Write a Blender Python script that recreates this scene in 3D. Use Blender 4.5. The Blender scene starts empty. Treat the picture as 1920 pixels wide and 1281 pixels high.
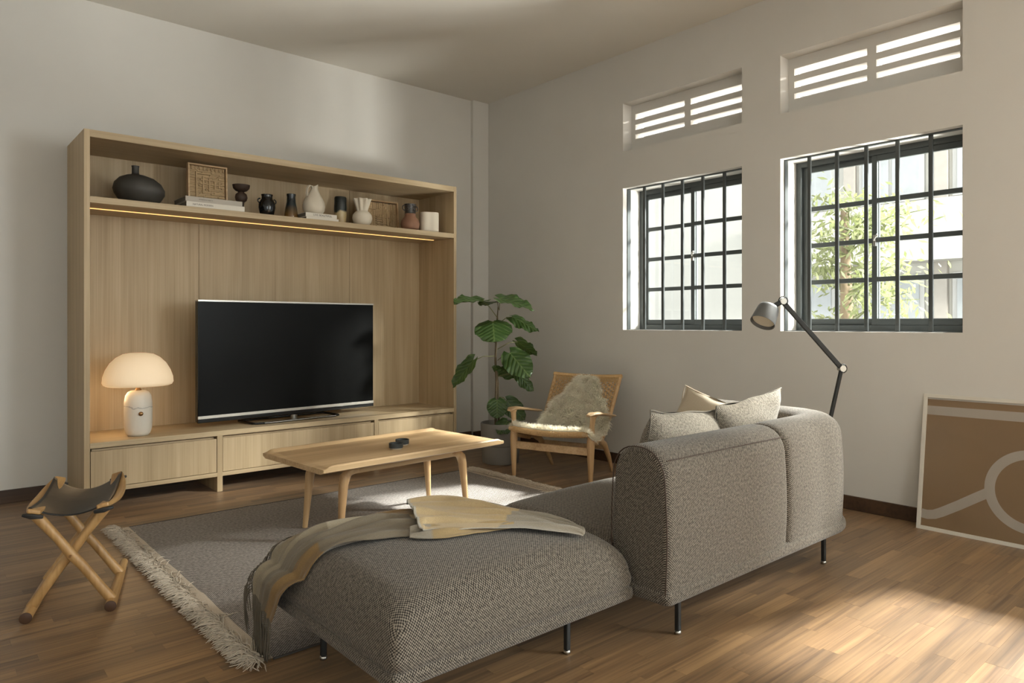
import bpy, bmesh, math, random
from mathutils import Vector, Matrix, noise
from mathutils.bvhtree import BVHTree
random.seed(7)
PI = math.pi
scene = bpy.context.scene
COL = scene.collection

# ---------------------------------------------------------------- camera
A = math.radians(40.93)
cd = bpy.data.cameras.new('camera')
cam = bpy.data.objects.new('camera', cd)
COL.objects.link(cam)
cam.location = (0, 0, 1.15)
cam.rotation_euler = (PI / 2, 0, -A)
cd.sensor_width = 36
cd.lens = 1316 / 1920 * 36
cd.shift_y = -34 / 1920
cd.clip_start = 0.02
scene.camera = cam

# ---------------------------------------------------------------- light
world = bpy.data.worlds.new('sky')
scene.world = world
world.use_nodes = True
bg = world.node_tree.nodes['Background']
bg.inputs[0].default_value = (0.95, 0.98, 1.0, 1)
bg.inputs[1].default_value = 2.9
sd = bpy.data.lights.new('sun', 'SUN')
sd.energy = 29.0
sd.angle = math.radians(5)
sd.color = (1.0, 0.98, 0.95)
sun = bpy.data.objects.new('sun', sd)
COL.objects.link(sun)
sun.rotation_euler = Vector((-1.12, 0.18, -1.0)).to_track_quat('-Z', 'Y').to_euler()
WIN_Y = [(2.655, 3.729), (1.301, 2.370), (-0.053, 1.016)]
ADDED_DOOR = (-3.1, -0.9, 2.75)  # invented opening out of view, lets in more light
for (a, b) in WIN_Y:
    pl = bpy.data.lights.new('window_portal', 'AREA')
    pl.shape = 'RECTANGLE'; pl.size = b - a; pl.size_y = 1.16
    pl.cycles.is_portal = True
    po = bpy.data.objects.new('window_portal', pl); COL.objects.link(po)
    po.location = (4.72, (a + b) / 2, 1.675)
    po.rotation_euler = Vector((-1, 0, 0)).to_track_quat('-Z', 'Y').to_euler()
def added_area_lamp(name, loc, direction, w, h, energy, col=(.94, .97, 1)):  # unseen area lamps added to brighten the room
    l = bpy.data.lights.new(name, 'AREA'); l.shape = 'RECTANGLE'; l.size = w; l.size_y = h; l.energy = energy; l.color = col
    o = bpy.data.objects.new(name, l); COL.objects.link(o); o.location = loc
    o.rotation_euler = Vector(direction).to_track_quat('-Z', 'Y').to_euler()
added_area_lamp('added_door_fill', (4.75, -2.0, 1.9), (-1, 0.05, 0.14), 2.2, 1.7, 440)  # main fill lamp, added outside the invented door
added_area_lamp('added_uplight', (7.2, -0.8, -0.3), (-2.7, 3.2, 2.0), 1.0, 1.0, 1000, (1, .97, .92))   # lamp added low outside for the streak on the ceiling
added_area_lamp('added_cabinet_fill', (11.0, -5.0, 6.0), (-6.4, 7.2, -4.4), 1.2, 1.2, 5500, (1, .97, .92))   # unseen lamp added for the bright patch on the drawers
added_area_lamp('added_rear_fill', (0.0, -3.55, 1.7), (0, 1, 0), 2.2, 1.8, 34)  # weak fill lamp added behind the camera
scene.view_settings.view_transform = 'Standard'
scene.view_settings.look = 'None'
scene.view_settings.gamma = 1
scene.view_settings.exposure = 0.0
scene.view_settings.use_curve_mapping = False

# ---------------------------------------------------------------- materials
def lin(c):
    return tuple(((v / 255) / 12.92 if v / 255 <= 0.04045 else ((v / 255 + 0.055) / 1.055) ** 2.4) for v in c) + (1,)

def newmat(name):
    m = bpy.data.materials.new(name); m.use_nodes = True
    nt = m.node_tree
    return m, nt, nt.nodes['Principled BSDF']

def N(nt, t, **kw):
    n = nt.nodes.new(t)
    for k, v in kw.items(): setattr(n, k, v)
    return n

def ramp(nt, stops):
    r = N(nt, 'ShaderNodeValToRGB')
    e = r.color_ramp.elements
    while len(e) < len(stops): e.new(0.5)
    for i, (p, c) in enumerate(stops):
        e[i].position = p; e[i].color = c
    return r

def plain(name, rgb, rough=0.6, metal=0.0, var=0.06, scale=8, bump=0.0, spec=0.5, coat=0.0):
    m, nt, b = newmat(name)
    c = lin(rgb)
    tc = N(nt, 'ShaderNodeTexCoord')
    nz = N(nt, 'ShaderNodeTexNoise'); nz.inputs['Scale'].default_value = scale; nz.inputs['Detail'].default_value = 4
    nt.links.new(tc.outputs['Object'], nz.inputs['Vector'])
    r = ramp(nt, [(0.3, tuple(v * (1 - var) for v in c[:3]) + (1,)), (0.7, tuple(min(1, v * (1 + var)) for v in c[:3]) + (1,))])
    nt.links.new(nz.outputs['Fac'], r.inputs[0]); nt.links.new(r.outputs[0], b.inputs['Base Color'])
    b.inputs['Roughness'].default_value = rough; b.inputs['Metallic'].default_value = metal
    b.inputs['Specular IOR Level'].default_value = spec; b.inputs['Coat Weight'].default_value = coat
    if bump:
        bp = N(nt, 'ShaderNodeBump'); bp.inputs['Strength'].default_value = bump; bp.inputs['Distance'].default_value = 0.002
        nt.links.new(nz.outputs['Fac'], bp.inputs['Height']); nt.links.new(bp.outputs[0], b.inputs['Normal'])
    return m

def wood(name, dark, light, axis='Z', fine=60, rough=0.45, var=0.12, knots=False, island=False):
    """grain stretched along one object axis; tone varies from piece to piece"""
    m, nt, b = newmat(name)
    tc = N(nt, 'ShaderNodeTexCoord')
    oi = N(nt, 'ShaderNodeObjectInfo')
    if island:
        g = N(nt, 'ShaderNodeNewGeometry'); rnd = g.outputs['Random Per Island']
    else: rnd = oi.outputs['Random']
    off = N(nt, 'ShaderNodeVectorMath', operation='SCALE'); cx = N(nt, 'ShaderNodeCombineXYZ')
    for i in range(3): nt.links.new(rnd, cx.inputs[i])
    nt.links.new(cx.outputs[0], off.inputs[0]); off.inputs['Scale'].default_value = 37.0
    ad = N(nt, 'ShaderNodeVectorMath', operation='ADD')
    nt.links.new(tc.outputs['Object'], ad.inputs[0]); nt.links.new(off.outputs[0], ad.inputs[1])
    def grain(along, across, detail=5, dist=0.0):
        mp = N(nt, 'ShaderNodeMapping')
        s = [across] * 3; s['XYZ'.index(axis)] = along
        mp.inputs['Scale'].default_value = s
        nt.links.new(ad.outputs[0], mp.inputs['Vector'])
        z = N(nt, 'ShaderNodeTexNoise'); z.inputs['Scale'].default_value = 1; z.inputs['Detail'].default_value = detail
        z.inputs['Distortion'].default_value = dist
        nt.links.new(mp.outputs[0], z.inputs['Vector'])
        return z.outputs['Fac']
    n1 = grain(1.2, fine, 4); n2 = grain(0.8, fine * 0.14, 5, 1.2 if knots else 0.2)
    mx = N(nt, 'ShaderNodeMath', operation='MULTIPLY_ADD'); mx.inputs[1].default_value = 0.45
    nt.links.new(n1, mx.inputs[0])
    m2 = N(nt, 'ShaderNodeMath', operation='MULTIPLY'); m2.inputs[1].default_value = 0.55
    nt.links.new(n2, m2.inputs[0]); nt.links.new(m2.outputs[0], mx.inputs[2])
    r = ramp(nt, [(0.34, lin(dark)), (0.64, lin(light))])
    nt.links.new(mx.outputs[0], r.inputs[0])
    hs = N(nt, 'ShaderNodeHueSaturation')
    mr = N(nt, 'ShaderNodeMapRange'); mr.inputs['To Min'].default_value = 1 - var; mr.inputs['To Max'].default_value = 1 + var
    nt.links.new(rnd, mr.inputs['Value']); nt.links.new(mr.outputs[0], hs.inputs['Value'])
    nt.links.new(r.outputs[0], hs.inputs['Color']); nt.links.new(hs.outputs[0], b.inputs['Base Color'])
    b.inputs['Roughness'].default_value = rough
    bp = N(nt, 'ShaderNodeBump'); bp.inputs['Strength'].default_value = 0.12; bp.inputs['Distance'].default_value = 0.001
    nt.links.new(mx.outputs[0], bp.inputs['Height']); nt.links.new(bp.outputs[0], b.inputs['Normal'])
    return m

def weave(name, dark, light, period=0.009, lo=0.42, hi=0.62, bump=0.5, sheen=0.15):
    """basket weave on the UV map (metres)"""
    m, nt, b = newmat(name)
    uv = N(nt, 'ShaderNodeUVMap')
    sx = N(nt, 'ShaderNodeSeparateXYZ'); nt.links.new(uv.outputs[0], sx.inputs[0])
    outs = []
    for i in range(2):
        k = N(nt, 'ShaderNodeMath', operation='MULTIPLY'); k.inputs[1].default_value = 2 * PI / period
        nt.links.new(sx.outputs[i], k.inputs[0])
        s = N(nt, 'ShaderNodeMath', operation='SINE'); nt.links.new(k.outputs[0], s.inputs[0]); outs.append(s)
    pr = N(nt, 'ShaderNodeMath', operation='MULTIPLY')
    nt.links.new(outs[0].outputs[0], pr.inputs[0]); nt.links.new(outs[1].outputs[0], pr.inputs[1])
    nz = N(nt, 'ShaderNodeTexNoise'); nz.inputs['Scale'].default_value = 0.9 / period; nz.inputs['Detail'].default_value = 2
    nt.links.new(uv.outputs[0], nz.inputs['Vector'])
    ma = N(nt, 'ShaderNodeMath', operation='MULTIPLY_ADD'); ma.inputs[1].default_value = 0.25
    n2 = N(nt, 'ShaderNodeMath', operation='MULTIPLY_ADD'); n2.inputs[1].default_value = 0.45; n2.inputs[2].default_value = 0.275
    nt.links.new(nz.outputs['Fac'], n2.inputs[0])
    nt.links.new(pr.outputs[0], ma.inputs[0]); nt.links.new(n2.outputs[0], ma.inputs[2])
    r = ramp(nt, [(lo, lin(dark)), (hi, lin(light))])
    nt.links.new(ma.outputs[0], r.inputs[0]); nt.links.new(r.outputs[0], b.inputs['Base Color'])
    b.inputs['Roughness'].default_value = 0.95; b.inputs['Specular IOR Level'].default_value = 0.1
    b.inputs['Sheen Weight'].default_value = sheen; b.inputs['Sheen Roughness'].default_value = 0.5
    bp = N(nt, 'ShaderNodeBump'); bp.inputs['Strength'].default_value = bump; bp.inputs['Distance'].default_value = 0.002
    nt.links.new(ma.outputs[0], bp.inputs['Height']); nt.links.new(bp.outputs[0], b.inputs['Normal'])
    return m

def emit(name, rgb, strength):
    m, nt, b = newmat(name)
    b.inputs['Base Color'].default_value = lin(rgb)
    b.inputs['Emission Color'].default_value = lin(rgb); b.inputs['Emission Strength'].default_value = strength
    return m

def glassmat(name, tint=(0.93, 0.95, 0.94, 1)):
    m, nt, b = newmat(name)
    out = nt.nodes['Material Output']; nt.nodes.remove(b)
    tr = N(nt, 'ShaderNodeBsdfTransparent'); tr.inputs[0].default_value = tint
    gl = N(nt, 'ShaderNodeBsdfGlossy'); gl.inputs['Roughness'].default_value = 0.03
    fr = N(nt, 'ShaderNodeLayerWeight'); fr.inputs[0].default_value = 0.12
    mx = N(nt, 'ShaderNodeMixShader')
    nt.links.new(fr.outputs['Facing'], mx.inputs[0]); nt.links.new(tr.outputs[0], mx.inputs[1]); nt.links.new(gl.outputs[0], mx.inputs[2])
    nt.links.new(mx.outputs[0], out.inputs[0])
    return m

def vcol(name, rough=0.9, sheen=0.2, fine=500):
    m, nt, b = newmat(name)
    at = N(nt, 'ShaderNodeVertexColor'); at.layer_name = 'dye'
    nz = N(nt, 'ShaderNodeTexNoise'); nz.inputs['Scale'].default_value = fine
    tc = N(nt, 'ShaderNodeTexCoord'); nt.links.new(tc.outputs['Object'], nz.inputs['Vector'])
    mx = N(nt, 'ShaderNodeMixRGB', blend_type='MULTIPLY'); mx.inputs[0].default_value = 0.5
    r = ramp(nt, [(0.3, (0.55, 0.55, 0.55, 1)), (0.7, (1.25, 1.25, 1.25, 1))])
    nt.links.new(nz.outputs['Fac'], r.inputs[0])
    nt.links.new(at.outputs[0], mx.inputs[1]); nt.links.new(r.outputs[0], mx.inputs[2]); nt.links.new(mx.outputs[0], b.inputs['Base Color'])
    b.inputs['Roughness'].default_value = rough; b.inputs['Sheen Weight'].default_value = sheen
    b.inputs['Specular IOR Level'].default_value = 0.15
    bp = N(nt, 'ShaderNodeBump'); bp.inputs['Strength'].default_value = 0.25; bp.inputs['Distance'].default_value = 0.001
    nt.links.new(nz.outputs['Fac'], bp.inputs['Height']); nt.links.new(bp.outputs[0], b.inputs['Normal'])
    return m

M = {}
M['wall'] = plain('wall_paint', (208, 205, 199), 0.85, var=0.015, scale=3, bump=0.05, spec=0.2)
M['ceil'] = plain('ceiling_paint', (218, 214, 206), 0.9, var=0.01, scale=2, spec=0.15)
M['floor'] = wood('floor_wood', (90, 64, 38), (146, 113, 74), 'X', 90, 0.38, 0.22, knots=True)
M['floor_i'] = wood('floor_wood_far', (90, 64, 38), (146, 113, 74), 'X', 90, 0.38, 0.22, knots=True, island=True)
for k_ in ('floor', 'floor_i'):
    pb = M[k_].node_tree.nodes['Principled BSDF']; pb.inputs['Sheen Weight'].default_value = 0.07; pb.inputs['Sheen Roughness'].default_value = 0.45   # sheen added to whiten the sunlit patch
M['base'] = wood('baseboard_wood', (52, 36, 24), (78, 56, 38), 'X', 60, 0.5, 0.05)
M['oakv'] = wood('oak_veneer_upright', (168, 146, 112), (194, 172, 138), 'Z', 120, 0.5, 0.03)
M['oakh'] = wood('oak_veneer_lengthwise', (172, 150, 116), (196, 175, 141), 'X', 120, 0.5, 0.03)
M['oak'] = wood('oak_solid', (170, 138, 98), (206, 176, 136), 'X', 80, 0.42, 0.05)
M['oakz'] = wood('oak_solid_legs', (166, 130, 90), (202, 168, 124), 'Z', 80, 0.42, 0.05)
M['teak'] = wood('stool_wood', (150, 112, 66), (196, 156, 102), 'Z', 70, 0.4, 0.05)
M['teaky'] = wood('stool_wood_rail', (150, 112, 66), (196, 156, 102), 'Y', 70, 0.4, 0.05)
M['endgrain'] = plain('end_grain', (74, 50, 34), 0.6)
M['dark'] = plain('dark_metal', (40, 42, 42), 0.45, 0.2, var=0.03)
M['winframe'] = plain('window_frame_paint', (74, 79, 79), 0.5, 0.0, var=0.04)
M['bar'] = plain('grille_bar_paint', (78, 82, 82), 0.35, 0.3, var=0.04)
M['steel'] = plain('brushed_steel', (190, 188, 182), 0.28, 1.0, var=0.03)
M['silver'] = plain('silver_trim', (214, 210, 202), 0.35, 0.7, var=0.02)
M['black'] = plain('black_plastic', (14, 15, 16), 0.25, var=0.02)
M['screen'] = plain('tv_screen_glass', (16, 17, 17), 0.35, var=0.01, spec=0.12)
M['leather'] = plain('black_leather', (26, 26, 26), 0.42, var=0.15, scale=30, bump=0.25)
M['whiteframe'] = plain('white_frame_paint', (206, 200, 188), 0.5, var=0.02)
M['paper'] = plain('tan_print_paper', (146, 120, 90), 0.75, var=0.04, scale=3)
M['ink'] = plain('print_white', (182, 172, 160), 0.7, var=0.02)
M['pot'] = plain('grey_planter', (122, 118, 112), 0.7, var=0.03)
M['soil'] = plain('soil', (44, 34, 26), 0.95, var=0.3, scale=60, bump=1)
M['stem'] = plain('plant_stem', (92, 78, 56), 0.8, var=0.2, scale=40)
M['stalk'] = plain('leaf_stalk', (120, 118, 74), 0.6, var=0.1)
M['cord'] = plain('paper_cord', (196, 160, 112), 0.75, var=0.12, scale=120, bump=0.4)
M['bamboo'] = plain('split_bamboo', (176, 150, 112), 0.7, var=0.12, scale=60, bump=0.3)
M['fur'] = plain('sheep_wool', (252, 243, 226), 0.95, var=0.10, scale=14, spec=0.1)
M['sofa'] = weave('basket_weave', (46, 42, 38), (136, 127, 115), 0.0088)
M['sofa2'] = weave('pillow_weave', (66, 61, 54), (172, 163, 148), 0.0075)
M['plaid'] = weave('linen_weave', (176, 162, 140), (206, 192, 170), 0.003, bump=0.1)
M['rug'] = weave('rug_weave', (88, 84, 81), (178, 170, 163), 0.012, 0.40, 0.64, 0.7, 0.0)
M['rugband'] = plain('rug_band', (190, 176, 158), 0.95, var=0.08, scale=200, bump=0.3)
M['fringe'] = plain('rug_yarn', (196, 184, 168), 0.95, var=0.15, scale=90)
M['vase'] = plain('dark_stoneware', (62, 60, 56), 0.55, var=0.25, scale=7)
M['gloss'] = plain('black_glaze', (16, 16, 17), 0.12, var=0.2, scale=20, bump=0.3)
M['cup'] = plain('dark_turned_wood', (62, 46, 36), 0.6, var=0.15)
M['cream'] = plain('cream_ceramic', (216, 206, 188), 0.55, var=0.02)
M['marble'] = None
M['terra'] = plain('terracotta', (142, 104, 82), 0.75, var=0.1, scale=20, bump=0.2)
M['bookwhite'] = plain('white_book_cover', (220, 214, 202), 0.6, var=0.01)
M['bookgrey'] = plain('grey_book_cover', (180, 172, 160), 0.6, var=0.01)
M['pages'] = plain('book_pages', (120, 112, 100), 0.9, var=0.1, scale=300)
M['print'] = plain('printed_ink', (96, 92, 86), 0.8)
M['brass'] = plain('aged_brass', (150, 116, 78), 0.35, 0.9)
M['blanket'] = vcol('blanket_wool')
M['bfringe'] = plain('blanket_yarn', (96, 88, 76), 0.95, var=0.1)
M['glass'] = glassmat('window_glass')
M['bld'] = plain('exterior_render', (178, 175, 168), 0.9, var=0.02, scale=1)
M['bldgrey'] = plain('exterior_recess', (168, 166, 163), 0.9, var=0.03, scale=1)
M['bldwin'] = plain('exterior_window', (152, 154, 155), 0.7, var=0.05)
M['bldwood'] = plain('exterior_shutter', (154, 147, 139), 0.7, var=0.05)
M['road'] = plain('exterior_paving', (104, 102, 98), 0.9, var=0.05, scale=1)
M['bark'] = plain('tree_bark', (120, 104, 84), 0.9, var=0.1)

nt = M['fur'].node_tree; pb = nt.nodes['Principled BSDF']
tl = N(nt, 'ShaderNodeBsdfTranslucent'); tl.inputs[0].default_value = lin((252, 244, 226))
ms = N(nt, 'ShaderNodeMixShader'); ms.inputs[0].default_value = 0.35
nt.links.new(pb.outputs[0], ms.inputs[1]); nt.links.new(tl.outputs[0], ms.inputs[2]); nt.links.new(ms.outputs[0], nt.nodes['Material Output'].inputs[0])
pb.inputs['Sheen Weight'].default_value = 0.6; pb.inputs['Sheen Roughness'].default_value = 0.6
# marble with one grey vein
m, nt, b = newmat('white_marble')
tc = N(nt, 'ShaderNodeTexCoord'); sx = N(nt, 'ShaderNodeSeparateXYZ'); nz = N(nt, 'ShaderNodeTexNoise'); nz.inputs['Scale'].default_value = 9; nz.inputs['Detail'].default_value = 5
nt.links.new(tc.outputs['Object'], sx.inputs[0]); nt.links.new(tc.outputs['Object'], nz.inputs['Vector'])
a = N(nt, 'ShaderNodeMath', operation='MULTIPLY_ADD'); a.inputs[1].default_value = -0.09; nt.links.new(nz.outputs['Fac'], a.inputs[0]); nt.links.new(sx.outputs[2], a.inputs[2])
a2 = N(nt, 'ShaderNodeMath', operation='ADD'); a2.inputs[1].default_value = -0.143; nt.links.new(a.outputs[0], a2.inputs[0])
a3 = N(nt, 'ShaderNodeMath', operation='ABSOLUTE'); nt.links.new(a2.outputs[0], a3.inputs[0])
a4 = N(nt, 'ShaderNodeMath', operation='MULTIPLY'); a4.inputs[1].default_value = 40; nt.links.new(a3.outputs[0], a4.inputs[0])
r = ramp(nt, [(0.0, lin((160, 156, 150))), (0.14, lin((222, 216, 205))), (1, lin((226, 220, 208)))])
nt.links.new(a4.outputs[0], r.inputs[0]); nt.links.new(r.outputs[0], b.inputs['Base Color']); b.inputs['Roughness'].default_value = 0.35
M['marble'] = m
# translucent lamp shade
m, nt, b = newmat('opal_shade')
out = nt.nodes['Material Output']
b.inputs['Base Color'].default_value = lin((236, 222, 200)); b.inputs['Roughness'].default_value = 0.6
b.inputs['Emission Color'].default_value = lin((255, 214, 160)); b.inputs['Emission Strength'].default_value = 0.38
M['shade'] = m
M['led'] = emit('led_strip', (255, 196, 120), 1.5)
# glazed bottles: colour by height
def bands(name, stops, rough=0.2, axis=2, wob=0.12, scale=9):
    m, nt, b = newmat(name)
    tc = N(nt, 'ShaderNodeTexCoord'); s = N(nt, 'ShaderNodeSeparateXYZ'); nt.links.new(tc.outputs['Generated'], s.inputs[0])
    nz = N(nt, 'ShaderNodeTexNoise'); nz.inputs['Scale'].default_value = scale; nt.links.new(tc.outputs['Object'], nz.inputs['Vector'])
    a = N(nt, 'ShaderNodeMath', operation='MULTIPLY_ADD'); a.inputs[1].default_value = wob
    nt.links.new(nz.outputs['Fac'], a.inputs[0]); nt.links.new(s.outputs[axis], a.inputs[2])
    r = ramp(nt, [(p, lin(c)) for p, c in stops]); nt.links.new(a.outputs[0], r.inputs[0]); nt.links.new(r.outputs[0], b.inputs['Base Color'])
    b.inputs['Roughness'].default_value = rough
    return m
M['amber'] = bands('blue_amber_glaze', [(0.08, (128, 88, 40)), (0.35, (92, 72, 44)), (0.62, (30, 40, 44)), (0.9, (20, 26, 30))], 0.18)
M['cyl'] = bands('drip_glaze', [(0.05, (120, 86, 54)), (0.3, (168, 142, 100)), (0.62, (188, 170, 128)), (0.74, (28, 38, 38)), (0.95, (24, 30, 30))], 0.3, wob=0.5, scale=14)
M['terraneck'] = plain('black_crackle_glaze', (54, 50, 48), 0.15, var=0.9, scale=90, bump=0.8)
# leaf
m, nt, b = newmat('plant_leaf')
uv = N(nt, 'ShaderNodeUVMap'); oi = N(nt, 'ShaderNodeObjectInfo')
sx = N(nt, 'ShaderNodeSeparateXYZ'); nt.links.new(uv.outputs[0], sx.inputs[0])
ab = N(nt, 'ShaderNodeMath', operation='ABSOLUTE'); nt.links.new(sx.outputs[0], ab.inputs[0])
v1 = N(nt, 'ShaderNodeMath', operation='MULTIPLY_ADD'); v1.inputs[1].default_value = -0.75; nt.links.new(ab.outputs[0], v1.inputs[0]); nt.links.new(sx.outputs[1], v1.inputs[2])
v2 = N(nt, 'ShaderNodeMath', operation='MULTIPLY'); v2.inputs[1].default_value = 2 * PI * 6.5; nt.links.new(v1.outputs[0], v2.inputs[0])
v3 = N(nt, 'ShaderNodeMath', operation='COSINE'); nt.links.new(v2.outputs[0], v3.inputs[0])
v4 = N(nt, 'ShaderNodeMapRange'); v4.inputs['From Min'].default_value = 0.82; v4.inputs['From Max'].default_value = 1.0; nt.links.new(v3.outputs[0], v4.inputs['Value'])
mid = N(nt, 'ShaderNodeMapRange'); mid.inputs['From Min'].default_value = 0.03; mid.inputs['From Max'].default_value = 0.008; nt.links.new(ab.outputs[0], mid.inputs['Value'])
mxx = N(nt, 'ShaderNodeMath', operation='MAXIMUM'); nt.links.new(v4.outputs[0], mxx.inputs[0]); nt.links.new(mid.outputs[0], mxx.inputs[1])
mc = N(nt, 'ShaderNodeMixRGB'); mc.inputs[1].default_value = lin((52, 76, 36)); mc.inputs[2].default_value = lin((140, 160, 96))
k = N(nt, 'ShaderNodeMath', operation='MULTIPLY'); k.inputs[1].default_value = 0.32; nt.links.new(mxx.outputs[0], k.inputs[0]); nt.links.new(k.outputs[0], mc.inputs[0])
nt.links.new(mc.outputs[0], b.inputs['Base Color']); b.inputs['Roughness'].default_value = 0.34
bp = N(nt, 'ShaderNodeBump'); bp.inputs['Strength'].default_value = 0.5; bp.inputs['Distance'].default_value = 0.003; bp.invert = True
nt.links.new(v3.outputs[0], bp.inputs['Height']); nt.links.new(bp.outputs[0], b.inputs['Normal'])
tl = N(nt, 'ShaderNodeBsdfTranslucent'); tl.inputs[0].default_value = lin((110, 130, 62))
ms = N(nt, 'ShaderNodeMixShader'); ms.inputs[0].default_value = 0.18
nt.links.new(b.outputs[0], ms.inputs[1]); nt.links.new(tl.outputs[0], ms.inputs[2]); nt.links.new(ms.outputs[0], nt.nodes['Material Output'].inputs[0])
M['leaf'] = m
m, nt, b = newmat('tree_foliage')
b.inputs['Base Color'].default_value = lin((128, 130, 100)); b.inputs['Roughness'].default_value = 0.6
tl = N(nt, 'ShaderNodeBsdfTranslucent'); tl.inputs[0].default_value = lin((128, 138, 84))
ms = N(nt, 'ShaderNodeMixShader'); ms.inputs[0].default_value = 0.5
nt.links.new(b.outputs[0], ms.inputs[1]); nt.links.new(tl.outputs[0], ms.inputs[2]); nt.links.new(ms.outputs[0], nt.nodes['Material Output'].inputs[0])
M['foliage'] = m

# ---------------------------------------------------------------- object helpers
def tag(o, label=None, cat=None, group=None, kind=None):
    if label: o['label'] = label
    if cat: o['category'] = cat
    if group: o['group'] = group
    if kind: o['kind'] = kind
    return o

def empty(name, loc=(0, 0, 0), rz=0.0, parent=None):
    o = bpy.data.objects.new(name, None); COL.objects.link(o)
    o.location = loc; o.rotation_euler = (0, 0, rz); o.empty_display_size = 0.1
    if parent: o.parent = parent
    return o

class MB:
    def __init__(self): self.v = []; self.f = []; self.uv = {}
    def add(self, vs, fs, uvs=None):
        o = len(self.v); self.v += [tuple(p) for p in vs]
        for i, f in enumerate(fs):
            self.f.append(tuple(o + j for j in f))
            if uvs: self.uv[len(self.f) - 1] = uvs[i]
        return self
    def box(self, x0, x1, y0, y1, z0, z1, rot=None, at=None):
        vs = [Vector((x, y, z)) for x in (x0, x1) for y in (y0, y1) for z in (z0, z1)]
        if rot is not None: vs = [rot @ p for p in vs]
        if at is not None: vs = [p + Vector(at) for p in vs]
        return self.add(vs, [(0, 1, 3, 2), (4, 6, 7, 5), (0, 4, 5, 1), (2, 3, 7, 6), (0, 2, 6, 4), (1, 5, 7, 3)])
    def tube(self, pts, rad, seg=10, cap=True, flat=(1, 1), up=None):
        pts = [Vector(p) for p in pts]
        if not hasattr(rad, '__len__'): rad = [rad] * len(pts)
        rings = []; prev = None
        for i, p in enumerate(pts):
            t = (pts[min(i + 1, len(pts) - 1)] - pts[max(i - 1, 0)]).normalized()
            if prev is None:
                u = Vector(up) if up is not None else (Vector((0, 0, 1)) if abs(t.z) < 0.9 else Vector((1, 0, 0)))
            else: u = prev
            u = (u - t * u.dot(t)).normalized(); w = t.cross(u); prev = u
            rings.append([p + (u * math.cos(2 * PI * k / seg) * flat[0] + w * math.sin(2 * PI * k / seg) * flat[1]) * rad[i] for k in range(seg)])
        vs = [q for r_ in rings for q in r_]; fs = []
        for i in range(len(pts) - 1):
            for k in range(seg):
                a = i * seg + k; b_ = i * seg + (k + 1) % seg
                fs.append((a, b_, b_ + seg, a + seg))
        if cap:
            fs.append(tuple(reversed(range(seg)))); fs.append(tuple((len(pts) - 1) * seg + k for k in range(seg)))
        return self.add(vs, fs)
    def bar(self, pts, w, h, up=(0, 0, 1)):
        """rectangular section sweep; w,h per point or constant"""
        pts = [Vector(p) for p in pts]; n = len(pts)
        W_ = w if hasattr(w, '__len__') else [w] * n; H_ = h if hasattr(h, '__len__') else [h] * n
        vs = []
        for i, p in enumerate(pts):
            t = (pts[min(i + 1, n - 1)] - pts[max(i - 1, 0)]).normalized()
            u = Vector(up); u = (u - t * u.dot(t)).normalized(); s = t.cross(u)
            for a, b_ in ((-1, -1), (1, -1), (1, 1), (-1, 1)): vs.append(p + s * a * W_[i] / 2 + u * b_ * H_[i] / 2)
        fs = []
        for i in range(n - 1):
            for k in range(4):
                a = i * 4 + k; b_ = i * 4 + (k + 1) % 4
                fs.append((a, b_, b_ + 4, a + 4))
        fs.append((3, 2, 1, 0)); fs.append(tuple((n - 1) * 4 + k for k in range(4)))
        return self.add(vs, fs)
    def lathe(self, prof, seg=32, at=(0, 0, 0), fx=None, cap=True):
        vs = []; fs = []
        for i, (r_, z) in enumerate(prof):
            for k in range(seg):
                a = 2 * PI * k / seg; rr = fx(r_, z, a) if fx else r_
                vs.append((at[0] + rr * math.cos(a), at[1] + rr * math.sin(a), at[2] + z))
        for i in range(len(prof) - 1):
            for k in range(seg):
                a = i * seg + k; b_ = i * seg + (k + 1) % seg
                fs.append((a, b_, b_ + seg, a + seg))
        if cap:
            fs.append(tuple(reversed(range(seg)))); fs.append(tuple((len(prof) - 1) * seg + k for k in range(seg)))
        return self.add(vs, fs)
    def grid(self, fn, nu, nv, uvfn=None, flip=False):
        vs = [fn(i / nu, j / nv) for i in range(nu + 1) for j in range(nv + 1)]
        fs = []; uvs = []
        for i in range(nu):
            for j in range(nv):
                a = i * (nv + 1) + j; f = (a, a + nv + 1, a + nv + 2, a + 1)
                us = [(i, j), (i + 1, j), (i + 1, j + 1), (i, j + 1)]
                if flip: f = f[::-1]; us = us[::-1]
                fs.append(f)
                if uvfn: uvs.append([uvfn(p / nu, q / nv) for p, q in us])
        return self.add(vs, fs, uvs if uvfn else None)
    def build(self, name, mat, parent=None, smooth=False, bevel=0, boxuv=False, sub=0, segs=2, recalc=True, angle=None):
        me = bpy.data.meshes.new(name)
        me.from_pydata(self.v, [], self.f)
        if recalc:
            bm = bmesh.new(); bm.from_mesh(me); bmesh.ops.recalc_face_normals(bm, faces=bm.faces); bm.to_mesh(me); bm.free()
        if boxuv or self.uv:
            ul = me.uv_layers.new(name='UVMap')
            for p in me.polygons:
                if p.index in self.uv and not boxuv and not recalc:
                    for li, c in zip(p.loop_indices, self.uv[p.index]): ul.data[li].uv = c
                elif p.index in self.uv and not boxuv:
                    mp = dict(zip(self.f[p.index], self.uv[p.index]))
                    for li in p.loop_indices: ul.data[li].uv = mp[me.loops[li].vertex_index]
                else:
                    n = p.normal; ax = max(range(3), key=lambda i: abs(n[i]))
                    for li in p.loop_indices:
                        c = me.vertices[me.loops[li].vertex_index].co
                        ul.data[li].uv = (c.y, c.z) if ax == 0 else ((c.x, c.z) if ax == 1 else (c.x, c.y))
        me.materials.append(mat)
        o = bpy.data.objects.new(name, me); COL.objects.link(o)
        if parent: o.parent = parent
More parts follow.
